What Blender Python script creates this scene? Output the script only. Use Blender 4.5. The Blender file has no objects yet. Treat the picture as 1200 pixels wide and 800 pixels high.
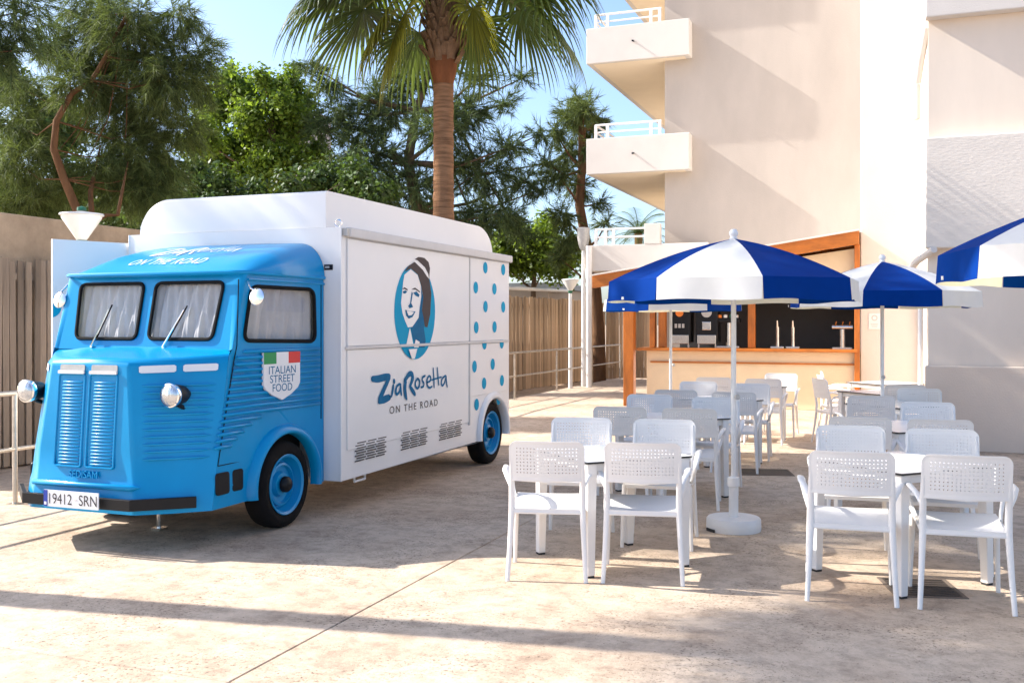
import bpy, bmesh, math, random
import numpy as np
from mathutils import Vector, Matrix

# ------------------------------------------------------------------ camera, sky, sun, exposure
scene = bpy.context.scene
col = scene.collection
YAW = math.atan(450 / 1180.0)
cd = bpy.data.cameras.new("camera")
cam = bpy.data.objects.new("camera", cd)
col.objects.link(cam)
cam.location = (0, 0, 1.58)
cam.rotation_euler = (math.radians(90), 0, YAW)
cd.sensor_width = 36.0
cd.lens = 36.0 * 1180 / 1200
cd.shift_y = -21 / 1200.0
cd.clip_start = 0.05
cd.clip_end = 2000
scene.camera = cam

SUN_ELEV = math.radians(36.0)
SUN_AZ = Vector((-0.991, -0.134, 0)).normalized()      # horizontal direction towards the sun
world = bpy.data.worlds.new("World")
scene.world = world
world.use_nodes = True
wn = world.node_tree
wn.nodes.clear()
w_out = wn.nodes.new("ShaderNodeOutputWorld")
w_bg = wn.nodes.new("ShaderNodeBackground")
w_sky = wn.nodes.new("ShaderNodeTexSky")
w_sky.sky_type = 'NISHITA'
w_sky.sun_disc = False
w_sky.sun_elevation = SUN_ELEV
w_sky.sun_rotation = math.atan2(SUN_AZ.x, SUN_AZ.y)
w_sky.air_density = 0.85
w_sky.dust_density = 2.0
w_sky.ozone_density = 3.0
w_bg.inputs["Strength"].default_value = 0.125
wn.links.new(w_sky.outputs[0], w_bg.inputs["Color"])
wn.links.new(w_bg.outputs[0], w_out.inputs["Surface"])

sl = bpy.data.lights.new("sun", 'SUN')
sl.energy = 3.65
sl.angle = math.radians(0.53)
sl.color = (1.0, 0.945, 0.875)
sun = bpy.data.objects.new("sun", sl)
col.objects.link(sun)
sun_dir = Vector((SUN_AZ.x * math.cos(SUN_ELEV), SUN_AZ.y * math.cos(SUN_ELEV), math.sin(SUN_ELEV)))
sun.rotation_euler = (-sun_dir).to_track_quat('-Z', 'Y').to_euler()
sun.location = sun_dir * 40

scene.view_settings.view_transform = 'Standard'
scene.view_settings.look = 'None'
scene.view_settings.exposure = 1.43
scene.view_settings.gamma = 1.0
scene.view_settings.use_curve_mapping = False
scene.cycles.max_bounces = 8
scene.cycles.diffuse_bounces = 5
scene.cycles.transparent_max_bounces = 12
scene.cycles.use_denoising = True

rnd = random.Random(11)
nrg = np.random.default_rng(11)

# ------------------------------------------------------------------ helpers
def lin(r, g, b):
    def f(c):
        c /= 255.0
        return c / 12.92 if c <= 0.04045 else ((c + 0.055) / 1.055) ** 2.4
    return (f(r), f(g), f(b), 1.0)

def material(name, colr, rough=0.5, metal=0.0, coat=0.0, var=0.0, vscale=4.0, bump=0.0, bscale=60.0,
             island=0.0, stretch=None, translucent=0.0, spec=0.5):
    m = bpy.data.materials.new(name)
    m.use_nodes = True
    nt = m.node_tree
    b = nt.nodes["Principled BSDF"]
    if len(colr) == 3:
        colr = (*colr, 1.0)
    b.inputs["Base Color"].default_value = colr
    b.inputs["Roughness"].default_value = rough
    b.inputs["Metallic"].default_value = metal
    b.inputs["Specular IOR Level"].default_value = spec
    b.inputs["Coat Weight"].default_value = coat
    b.inputs["Coat Roughness"].default_value = 0.05
    tc = nt.nodes.new("ShaderNodeTexCoord")
    src = tc.outputs["Object"]
    if stretch:
        mp = nt.nodes.new("ShaderNodeMapping")
        mp.inputs["Scale"].default_value = stretch
        nt.links.new(src, mp.inputs["Vector"])
        src = mp.outputs["Vector"]
    base = None
    if var > 0:
        nz = nt.nodes.new("ShaderNodeTexNoise")
        nz.inputs["Scale"].default_value = vscale
        nz.inputs["Detail"].default_value = 6
        nz.inputs["Roughness"].default_value = 0.65
        nt.links.new(src, nz.inputs["Vector"])
        mr = nt.nodes.new("ShaderNodeMapRange")
        mr.inputs["From Min"].default_value = 0.3
        mr.inputs["From Max"].default_value = 0.7
        mr.inputs["To Min"].default_value = 1 - var
        mr.inputs["To Max"].default_value = 1 + var * 0.6
        nt.links.new(nz.outputs["Fac"], mr.inputs["Value"])
        base = mr.outputs["Result"]
    if island > 0:
        gi = nt.nodes.new("ShaderNodeNewGeometry")
        mr2 = nt.nodes.new("ShaderNodeMapRange")
        mr2.inputs["To Min"].default_value = 1 - island
        mr2.inputs["To Max"].default_value = 1 + island
        nt.links.new(gi.outputs["Random Per Island"], mr2.inputs["Value"])
        if base is None:
            base = mr2.outputs["Result"]
        else:
            mu = nt.nodes.new("ShaderNodeMath"); mu.operation = 'MULTIPLY'
            nt.links.new(base, mu.inputs[0]); nt.links.new(mr2.outputs["Result"], mu.inputs[1])
            base = mu.outputs[0]
    colsock = None
    if base is not None:
        vm = nt.nodes.new("ShaderNodeVectorMath"); vm.operation = 'SCALE'
        vm.inputs[0].default_value = colr[:3]
        nt.links.new(base, vm.inputs["Scale"])
        colsock = vm.outputs["Vector"]
        nt.links.new(colsock, b.inputs["Base Color"])
    if bump > 0:
        nb = nt.nodes.new("ShaderNodeTexNoise")
        nb.inputs["Scale"].default_value = bscale
        nb.inputs["Detail"].default_value = 5
        nt.links.new(src, nb.inputs["Vector"])
        bp = nt.nodes.new("ShaderNodeBump")
        bp.inputs["Strength"].default_value = bump
        bp.inputs["Distance"].default_value = 0.02
        nt.links.new(nb.outputs["Fac"], bp.inputs["Height"])
        nt.links.new(bp.outputs["Normal"], b.inputs["Normal"])
    if translucent > 0:
        tr = nt.nodes.new("ShaderNodeBsdfTranslucent")
        tr.inputs["Color"].default_value = (min(1, colr[0] * 1.5), min(1, colr[1] * 1.5), colr[2], 1)
        if colsock is not None:
            v2 = nt.nodes.new("ShaderNodeVectorMath"); v2.operation = 'MULTIPLY'
            v2.inputs[1].default_value = (1.6, 1.5, 0.8)
            nt.links.new(colsock, v2.inputs[0])
            nt.links.new(v2.outputs["Vector"], tr.inputs["Color"])
        mx = nt.nodes.new("ShaderNodeMixShader")
        mx.inputs["Fac"].default_value = translucent
        out = nt.nodes["Material Output"]
        nt.links.new(b.outputs[0], mx.inputs[1]); nt.links.new(tr.outputs[0], mx.inputs[2])
        nt.links.new(mx.outputs[0], out.inputs["Surface"])
    return m

def glass_material(name, tint=(0.9, 0.93, 0.95)):
    m = bpy.data.materials.new(name); m.use_nodes = True
    nt = m.node_tree; nt.nodes.clear()
    out = nt.nodes.new("ShaderNodeOutputMaterial")
    tr = nt.nodes.new("ShaderNodeBsdfTransparent"); tr.inputs["Color"].default_value = (*tint, 1)
    gl = nt.nodes.new("ShaderNodeBsdfGlossy"); gl.inputs["Roughness"].default_value = 0.02
    lw = nt.nodes.new("ShaderNodeLayerWeight"); lw.inputs["Blend"].default_value = 0.5
    pw = nt.nodes.new("ShaderNodeMath"); pw.operation = 'POWER'; pw.inputs[1].default_value = 4.0
    nt.links.new(lw.outputs["Facing"], pw.inputs[0])
    fr = nt.nodes.new("ShaderNodeMath"); fr.operation = 'MULTIPLY_ADD'; fr.inputs[1].default_value = 0.9; fr.inputs[2].default_value = 0.05
    nt.links.new(pw.outputs[0], fr.inputs[0])
    mx = nt.nodes.new("ShaderNodeMixShader")
    nt.links.new(fr.outputs[0], mx.inputs["Fac"])
    nt.links.new(tr.outputs[0], mx.inputs[1]); nt.links.new(gl.outputs[0], mx.inputs[2])
    nt.links.new(mx.outputs[0], out.inputs["Surface"])
    return m

def wpos(o):
    if o.parent is None: return o.location.copy()
    return wpos(o.parent) + o.matrix_parent_inverse.translation + o.location

def link_mesh(name, me, mats, parent=None, smooth=False, bevel=0.0, bseg=2, world_coords=True):
    if not isinstance(mats, (list, tuple)):
        mats = [mats]
    if len(me.materials) == 0:
        for m in mats:
            me.materials.append(m)
    if smooth:
        me.polygons.foreach_set("use_smooth", [True] * len(me.polygons))
        me.set_sharp_from_angle(angle=math.radians(40 if smooth is True else smooth))
    o = bpy.data.objects.new(name, me)
    col.objects.link(o)
    if bevel > 0:
        bm = o.modifiers.new("bevel", 'BEVEL')
        bm.width = bevel; bm.segments = bseg; bm.limit_method = 'ANGLE'; bm.angle_limit = math.radians(30)
    if parent is not None:
        o.parent = parent
        if world_coords:
            o.matrix_parent_inverse = Matrix.Translation(-wpos(parent))
    return o

class MB:
    """collects faces; build() links them as ONE mesh object"""
    def __init__(s):
        s.v = []; s.f = []; s.m = []
    def add(s, verts, faces, mi=0, M=None):
        o = len(s.v)
        if M is not None:
            verts = [M @ Vector(p) for p in verts]
        s.v += [tuple(p) for p in verts]
        s.f += [tuple(i + o for i in f) for f in faces]
        s.m += [mi] * len(faces)
        return s
    def box(s, c, size, mi=0, rz=0.0, M=None):
        hx, hy, hz = size[0] / 2, size[1] / 2, size[2] / 2
        vs = [(x, y, z) for x in (-hx, hx) for y in (-hy, hy) for z in (-hz, hz)]
        fs = [(0, 1, 3, 2), (4, 6, 7, 5), (0, 4, 5, 1), (2, 3, 7, 6), (0, 2, 6, 4), (1, 5, 7, 3)]
        T = Matrix.Translation(Vector(c)) @ Matrix.Rotation(rz, 4, 'Z')
        if M is not None: T = M @ T
        return s.add(vs, fs, mi, T)
    def span(s, a, b, mi=0):
        return s.box([(a[i] + b[i]) / 2 for i in range(3)], [abs(b[i] - a[i]) for i in range(3)], mi)
    def tube(s, pts, rad, n=8, mi=0, caps=True, flat=(1, 1), ref=None, closed=False):
        pts = [Vector(p) for p in pts]
        k = len(pts)
        if not isinstance(rad, (list, tuple)): rad = [rad] * k
        vs = []; fs = []
        prev = None
        for i in range(k):
            if closed:
                t = pts[(i + 1) % k] - pts[i - 1]
            else:
                t = pts[min(i + 1, k - 1)] - pts[max(i - 1, 0)]
            t.normalize()
            if prev is None:
                r = Vector(ref) if ref else (Vector((0, 0, 1)) if abs(t.z) < 0.9 else Vector((1, 0, 0)))
            else:
                r = prev
            a = r - t * r.dot(t)
            if a.length < 1e-6: a = t.orthogonal()
            a.normalize(); b = t.cross(a); prev = a
            for j in range(n):
                an = 2 * math.pi * (j + 0.5) / n
                vs.append(pts[i] + a * (math.cos(an) * rad[i] * flat[0]) + b * (math.sin(an) * rad[i] * flat[1]))
        m = k if closed else k - 1
        for i in range(m):
            i2 = (i + 1) % k
            for j in range(n):
                fs.append((i * n + j, i * n + (j + 1) % n, i2 * n + (j + 1) % n, i2 * n + j))
        if caps and not closed:
            fs.append(tuple(range(n))[::-1]); fs.append(tuple((k - 1) * n + j for j in range(n)))
        return s.add(vs, fs, mi)
    def lathe(s, prof, n=24, M=None, mi=0, caps=True):
        """prof: (radius, height) pairs; spun about local z"""
        vs = []; fs = []
        for r, h in prof:
            for j in range(n):
                a = 2 * math.pi * j / n
                vs.append((r * math.cos(a), r * math.sin(a), h))
        for i in range(len(prof) - 1):
            for j in range(n):
                fs.append((i * n + j, i * n + (j + 1) % n, (i + 1) * n + (j + 1) % n, (i + 1) * n + j))
        if caps:
            if prof[0][0] > 1e-4: fs.append(tuple(range(n))[::-1])
            if prof[-1][0] > 1e-4: fs.append(tuple((len(prof) - 1) * n + j for j in range(n)))
        return s.add(vs, fs, mi, M)
    def grid(s, fn, nu, nv, mi=0):
        vs = [fn(i / nu, j / nv) for j in range(nv + 1) for i in range(nu + 1)]
        fs = [(j * (nu + 1) + i, j * (nu + 1) + i + 1, (j + 1) * (nu + 1) + i + 1, (j + 1) * (nu + 1) + i)
              for j in range(nv) for i in range(nu)]
        return s.add(vs, fs, mi)
    def prism(s, poly, vec, mi=0):
        """poly: 3D points in a plane, swept along vec"""
        n = len(poly); vec = Vector(vec)
        vs = [Vector(p) for p in poly] + [Vector(p) + vec for p in poly]
        fs = [tuple(range(n))[::-1], tuple(range(n, 2 * n))] + [(i, (i + 1) % n, n + (i + 1) % n, n + i) for i in range(n)]
        return s.add(vs, fs, mi)
    def mesh(s, name):
        me = bpy.data.meshes.new(name)
        me.from_pydata(s.v, [], s.f)
        if any(s.m): me.polygons.foreach_set("material_index", s.m)
        bm = bmesh.new(); bm.from_mesh(me)
        bmesh.ops.recalc_face_normals(bm, faces=bm.faces)
        bm.to_mesh(me); bm.free()
        me.update()
        return me
    def build(s, name, mats, parent=None, smooth=False, bevel=0.0, bseg=2, world_coords=True):
        return link_mesh(name, s.mesh(name), mats, parent, smooth, bevel, bseg, world_coords)

def fill2d(loops, extrude=0.0):
    """2D outlines (first the border, then holes) filled; returns verts, faces in the xy plane"""
    cu = bpy.data.curves.new("fill", 'CURVE'); cu.dimensions = '2D'; cu.fill_mode = 'BOTH'
    cu.extrude = extrude
    for lp in loops:
        sp = cu.splines.new('POLY'); sp.points.add(len(lp) - 1)
        for i, p in enumerate(lp): sp.points[i].co = (p[0], p[1], 0, 1)
        sp.use_cyclic_u = True
    return curve_to_data(cu)

def curve_to_data(cu):
    o = bpy.data.objects.new("tmp", cu); col.objects.link(o)
    bpy.context.view_layer.update()
    me = bpy.data.meshes.new_from_object(o.evaluated_get(bpy.context.evaluated_depsgraph_get()))
    vs = [tuple(v.co) for v in me.vertices]; fs = [tuple(p.vertices) for p in me.polygons]
    bpy.data.objects.remove(o); bpy.data.curves.remove(cu); bpy.data.meshes.remove(me)
    return vs, fs

def text2d(body, width=None, height=None, extrude=0.0, spacing=1.0):
    cu = bpy.data.curves.new("text", 'FONT'); cu.body = body; cu.extrude = extrude
    cu.space_character = spacing
    vs, fs = curve_to_data(cu)
    xs = [v[0] for v in vs]; ys = [v[1] for v in vs]
    w = max(xs) - min(xs); h = max(ys) - min(ys); mx = (max(xs) + min(xs)) / 2; my = (max(ys) + min(ys)) / 2
    sx = width / w if width else None; sy = height / h if height else None
    sx = sx or sy; sy = sy or sx
    return [((v[0] - mx) * sx, (v[1] - my) * sy, v[2]) for v in vs], fs

def stroke2d(pts, sub=5):
    """brush stroke through (x, y, width) points; returns verts, quads in 2D with round ends"""
    P = [np.array(p, float) for p in pts]
    out = []
    n = len(P)
    for i in range(n - 1):
        p0, p1, p2, p3 = P[max(i - 1, 0)], P[i], P[i + 1], P[min(i + 2, n - 1)]
        for k in range(sub):
            t = k / sub
            out.append(0.5 * ((2 * p1) + (-p0 + p2) * t + (2 * p0 - 5 * p1 + 4 * p2 - p3) * t * t + (-p0 + 3 * p1 - 3 * p2 + p3) * t ** 3))
    out.append(P[-1])
    d0 = out[0][:2] - out[1][:2]; d0 = d0 / np.linalg.norm(d0)
    d1 = out[-1][:2] - out[-2][:2]; d1 = d1 / np.linalg.norm(d1)
    a = np.append(out[0][:2] + d0 * out[0][2] * 0.4, out[0][2] * 0.45)
    b = np.append(out[-1][:2] + d1 * out[-1][2] * 0.4, out[-1][2] * 0.45)
    out = [a] + out + [b]
    vs = []; fs = []
    for i, p in enumerate(out):
        t = out[min(i + 1, len(out) - 1)][:2] - out[max(i - 1, 0)][:2]
        t = t / (np.linalg.norm(t) + 1e-9)
        nn = np.array([-t[1], t[0]])
        vs.append(tuple(p[:2] + nn * p[2] / 2)); vs.append(tuple(p[:2] - nn * p[2] / 2))
    for i in range(len(out) - 1):
        fs.append((2 * i, 2 * i + 1, 2 * i + 3, 2 * i + 2))
    return vs, fs

def rrect(x0, y0, x1, y1, r, n=5):
    pts = []
    for cx_, cy_, a0 in ((x1 - r, y0 + r, -90), (x1 - r, y1 - r, 0), (x0 + r, y1 - r, 90), (x0 + r, y0 + r, 180)):
        for k in range(n + 1):
            a = math.radians(a0 + 90 * k / n)
            pts.append((cx_ + r * math.cos(a), cy_ + r * math.sin(a)))
    return pts

def rquad(c4, r, n=5):
    """rounded quadrilateral; c4 counter-clockwise 2D corners"""
    pts = []
    for i in range(4):
        p = Vector(c4[i]); a = Vector(c4[i - 1]); b = Vector(c4[(i + 1) % 4])
        u = (a - p).normalized() * r; w = (b - p).normalized() * r
        for k in range(n + 1):
            t = k / n
            q = (p + u) * (1 - t) ** 2 + p * 2 * t * (1 - t) + (p + w) * t * t
            pts.append((q.x, q.y))
    return pts

def empty(name, loc, label, category, group=None, rz=0.0):
    o = bpy.data.objects.new(name, None); col.objects.link(o)
    o.location = loc; o.rotation_euler = (0, 0, rz); o.empty_display_size = 0.2
    tag(o, label, category, group)
    return o

def tag(o, label=None, category=None, group=None, kind=None):
    if label: o["label"] = label
    if category: o["category"] = category
    if group: o["group"] = group
    if kind: o["kind"] = kind
    return o

def copy_tree(o, parent=None):
    c = o.copy(); col.objects.link(c)
    if parent is not None: c.parent = parent
    for ch in list(o.children): copy_tree(ch, c)
    return c

LOGO= [[(7.714, 1.101, 0.0462), (7.819, 1.096, 0.0565), (7.935, 1.104, 0.0575), (8.026, 1.104, 0.0534)], [(8.026, 1.104, 0.0513), (7.978, 1.049, 0.0472), (7.906, 0.977, 0.0513), (7.848, 0.912, 0.0575), (7.828, 0.893, 0.0246)], [(7.834, 0.894, 0.037), (7.935, 0.909, 0.0595), (8.03, 0.922, 0.0472), (8.041, 0.93, 0.0185)], [(8.105, 1.021, 0.0267), (8.09, 0.973, 0.0308), (8.068, 0.926, 0.0205)], [(8.119, 1.066, 0.0349), (8.122, 1.05, 0.0349)], [(8.232, 1.029, 0.0205), (8.174, 1.01, 0.0246), (8.151, 0.962, 0.0287), (8.174, 0.939, 0.0246), (8.223, 0.959, 0.0226), (8.243, 0.999, 0.0185)], [(8.248, 1.024, 0.0226), (8.251, 0.97, 0.0267), (8.266, 0.927, 0.0205)], [(8.345, 1.047, 0.0472), (8.332, 0.979, 0.0493), (8.35, 0.913, 0.0452), (8.37, 0.881, 0.0226)], [(8.329, 1.051, 0.037), (8.405, 1.102, 0.0452), (8.47, 1.11, 0.0452), (8.493, 1.065, 0.0472), (8.441, 1.0, 0.0349)], [(8.433, 0.996, 0.0267), (8.493, 0.951, 0.0411), (8.542, 0.913, 0.0349)], [(8.597, 1.06, 0.0205), (8.559, 1.036, 0.0226), (8.552, 0.995, 0.0246), (8.592, 0.965, 0.0205), (8.635, 0.991, 0.0226), (8.642, 1.031, 0.0226), (8.605, 1.058, 0.0205)], [(8.761, 1.079, 0.0185), (8.703, 1.063, 0.0205), (8.698, 1.036, 0.0205), (8.733, 1.006, 0.0205), (8.718, 0.978, 0.0205), (8.669, 0.972, 0.0164)], [(8.801, 1.01, 0.0164), (8.879, 1.025, 0.0185), (8.883, 1.059, 0.0185), (8.837, 1.069, 0.0185), (8.801, 1.026, 0.0205), (8.813, 0.979, 0.0205), (8.862, 0.956, 0.0205), (8.918, 0.967, 0.0144)], [(8.943, 1.143, 0.0164), (8.957, 1.049, 0.0205), (8.964, 0.955, 0.0185)], [(9.036, 1.144, 0.0164), (9.053, 1.052, 0.0205), (9.069, 0.972, 0.0185)], [(8.911, 1.03, 0.0144), (9.128, 1.048, 0.0144)], [(9.228, 1.056, 0.0185), (9.154, 1.031, 0.0205), (9.131, 0.984, 0.0205), (9.161, 0.96, 0.0185), (9.209, 0.989, 0.0185), (9.236, 1.035, 0.0164)], [(9.243, 1.052, 0.0185), (9.253, 0.995, 0.0205), (9.273, 0.941, 0.0164)]]
PORT= {'bun': [(8.532, 2.184), (8.606, 2.21), (8.674, 2.212), (8.741, 2.209), (8.833, 2.174), (8.864, 2.116), (8.845, 2.007), (8.777, 2.084), (8.695, 2.14), (8.591, 2.178)], 'hair': [(8.316, 2.056), (8.389, 2.111), (8.518, 2.157), (8.68, 2.139), (8.796, 2.072), (8.848, 2.0), (8.888, 1.874), (8.864, 1.671), (8.802, 1.543), (8.741, 1.55), (8.719, 1.629), (8.68, 1.709), (8.71, 1.829), (8.665, 1.94), (8.591, 2.043), (8.446, 2.092)], 'band': [(8.509, 2.165), (8.606, 2.166), (8.741, 2.12), (8.817, 2.059), (8.836, 2.012), (8.789, 2.034), (8.695, 2.094), (8.579, 2.138)], 'face': [(8.318, 2.03), (8.446, 2.086), (8.591, 2.039), (8.656, 1.946), (8.701, 1.855), (8.674, 1.735), (8.606, 1.629), (8.48, 1.55), (8.389, 1.544), (8.332, 1.602), (8.277, 1.678), (8.249, 1.767), (8.271, 1.869), (8.291, 1.959)], 'neck': [(8.606, 1.632), (8.677, 1.722), (8.723, 1.629), (8.729, 1.523), (8.765, 1.416), (8.741, 1.35), (8.547, 1.354), (8.489, 1.446), (8.446, 1.544), (8.48, 1.55)], 'collar': [(8.423, 1.54), (8.452, 1.486), (8.498, 1.379), (8.355, 1.387), (8.394, 1.473)], 'blouse': [(8.547, 1.43), (8.633, 1.405), (8.606, 1.353), (8.509, 1.355)], 'vee': [(8.383, 1.342), (8.562, 1.343), (8.509, 1.251), (8.452, 1.25)], 'mouth': [(8.327, 1.707), (8.431, 1.695), (8.544, 1.694), (8.48, 1.641), (8.403, 1.625), (8.349, 1.651)], 'teeth': [(8.355, 1.7), (8.509, 1.686), (8.457, 1.657), (8.394, 1.654)], 'nose': [(8.463, 1.881), (8.486, 1.862), (8.452, 1.771), (8.492, 1.735), (8.417, 1.721), (8.389, 1.741), (8.429, 1.768)], 'browL': [(8.266, 1.894), (8.316, 1.914), (8.377, 1.898), (8.377, 1.885), (8.316, 1.898)], 'browR': [(8.452, 1.898), (8.532, 1.918), (8.633, 1.887), (8.644, 1.872), (8.538, 1.9)], 'eyeL': [(8.282, 1.874), (8.332, 1.886), (8.372, 1.875), (8.327, 1.855), (8.293, 1.857)], 'eyeR': [(8.492, 1.868), (8.562, 1.883), (8.627, 1.853), (8.609, 1.829), (8.544, 1.843)], 'cheek': [(8.656, 1.933), (8.71, 1.829), (8.68, 1.722), (8.609, 1.629), (8.633, 1.735), (8.668, 1.841)], 'circle': [(8.532, 2.144), (8.589, 2.144), (8.645, 2.135), (8.7, 2.119), (8.753, 2.095), (8.802, 2.064), (8.847, 2.026), (8.887, 1.982), (8.92, 1.932), (8.947, 1.878), (8.967, 1.82), (8.979, 1.76), (8.983, 1.699), (8.979, 1.637), (8.967, 1.577), (8.947, 1.519), (8.92, 1.464), (8.887, 1.414), (8.847, 1.369), (8.802, 1.33), (8.753, 1.298), (8.7, 1.273), (8.645, 1.255), (8.589, 1.245), (8.532, 1.243), (8.476, 1.249), (8.422, 1.262), (8.37, 1.282), (8.321, 1.309), (8.276, 1.343), (8.236, 1.381), (8.201, 1.425), (8.172, 1.473), (8.149, 1.524), (8.132, 1.577), (8.122, 1.633), (8.119, 1.689), (8.122, 1.746), (8.132, 1.801), (8.149, 1.855), (8.172, 1.907), (8.201, 1.955), (8.236, 2.0), (8.276, 2.039), (8.321, 2.074), (8.37, 2.102), (8.422, 2.123), (8.476, 2.137)]}
DOTS= [(10.278, 2.195), (10.819, 2.2), (10.007, 1.968), (10.547, 1.97), (10.283, 1.767), (10.819, 1.77), (10.02, 1.538), (10.552, 1.542), (10.263, 1.357), (10.782, 1.356), (9.982, 1.118), (10.505, 1.123), (10.251, 0.922), (10.788, 0.925), (10.061, 0.703), (10.704, 0.716)]

# ------------------------------------------------------------------ materials
M = {}
M['stucco'] = material("cream_stucco", (0.47, 0.412, 0.362), 0.85, var=0.09, vscale=1.1, bump=0.25, bscale=70, spec=0.2, stretch=(1, 1, .35))
M['stucco_white'] = material("white_stucco", (0.66, 0.615, 0.565), 0.85, var=0.05, vscale=1.2, bump=0.25, bscale=60, spec=0.2)
M['plinth'] = material("buff_plinth_render", (0.76, 0.62, 0.50), 0.85, var=0.06, vscale=1.0, bump=0.2, bscale=60, spec=0.2)
M['wing'] = material("warm_wing_render", (0.79, 0.68, 0.565), 0.85, var=0.07, vscale=1.2, bump=0.05, bscale=60, spec=0.2, stretch=(1, 1, .3))
M['stucco_rough'] = material("rough_plaster", (0.76, 0.69, 0.61), 0.9, var=0.06, vscale=2.5, bump=0.18, bscale=18, spec=0.15, stretch=(1, 1, 2.2))
M['soffit'] = material("peach_soffit", (0.86, 0.74, 0.57), 0.85, var=0.04, vscale=1.0, bump=0.15, bscale=60, spec=0.2)
M['white_metal'] = material("white_painted_metal", (0.78, 0.77, 0.75), 0.4, var=0.06, vscale=9, bump=0.05, bscale=40)
M['bar_wall'] = material("bar_front_plaster", (0.76, 0.62, 0.43), 0.8, var=0.08, vscale=1.6, bump=0.25, bscale=50, spec=0.2)
M['wood'] = material("orange_varnished_timber", (0.48, 0.150, 0.018), 0.42, var=0.4, vscale=4.5, bump=0.2, bscale=30, stretch=(0.35, 1, 1))
M['wood_v'] = material("orange_varnished_post", (0.45, 0.135, 0.016), 0.42, var=0.45, vscale=5, bump=0.2, bscale=30, stretch=(1, 1, 0.25))
M['dark_panel'] = material("dark_grey_panel", (0.062, 0.057, 0.056), 0.55, var=0.12, vscale=2)
M['steel'] = material("stainless_steel", (0.66, 0.65, 0.63), 0.22, metal=1.0, var=0.08, vscale=14)
M['rail_steel'] = material("weathered_rail_steel", (0.58, 0.53, 0.46), 0.38, metal=0.85, var=0.3, vscale=9, bump=0.15, bscale=60)
M['black_plastic'] = material("black_plastic", (0.010, 0.010, 0.011), 0.45, var=0.15, vscale=8, spec=.25)
M['dark_metal'] = material("dark_iron", (0.06, 0.045, 0.035), 0.7, var=0.35, vscale=7, bump=0.4, bscale=90)
M['grey_wall'] = material("weathered_render_wall", (0.46, 0.36, 0.26), 0.9, var=0.35, vscale=1.3, bump=0.5, bscale=25, spec=0.1)
M['lamp_glass'] = material("frosted_lamp_glass", (0.80, 0.79, 0.74), 0.35, var=0.05)
M['lamp_green'] = material("green_lamp_cap", (0.02, 0.14, 0.07), 0.4)
M['lamp_grey'] = material("clouded_lamp_glass", (0.45, 0.44, 0.42), 0.3, var=0.15, vscale=20)
M['roof_grey'] = material("grey_sheet_roof", (0.22, 0.25, 0.28), 0.6, var=0.2, vscale=3)
M['orange'] = material("orange_fruit_print", (0.75, 0.20, 0.02), 0.5)
M['paper'] = material("paper_notice", (0.76, 0.75, 0.74), 0.8, var=0.05, vscale=20)

def fence_material(name, c):
    m = material(name, c, 0.85, var=0.4, vscale=7, bump=0.4, bscale=40, stretch=(1, 1, 0.08), spec=0.1)
    nt = m.node_tree; b = nt.nodes["Principled BSDF"]
    oi = nt.nodes.new("ShaderNodeObjectInfo")
    mr = nt.nodes.new("ShaderNodeMapRange"); mr.inputs["To Min"].default_value = 0.66; mr.inputs["To Max"].default_value = 1.22
    nt.links.new(oi.outputs["Random"], mr.inputs["Value"])
    old = b.inputs["Base Color"].links[0].from_socket
    vm = nt.nodes.new("ShaderNodeVectorMath"); vm.operation = 'SCALE'
    nt.links.new(old, vm.inputs[0]); nt.links.new(mr.outputs[0], vm.inputs["Scale"])
    nt.links.new(vm.outputs[0], b.inputs["Base Color"])
    return m
M['fence_grey'] = fence_material("weathered_fence_wood", (0.40, 0.32, 0.245))
M['fence_tan'] = fence_material("bleached_fence_wood", (0.64, 0.47, 0.32))

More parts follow.
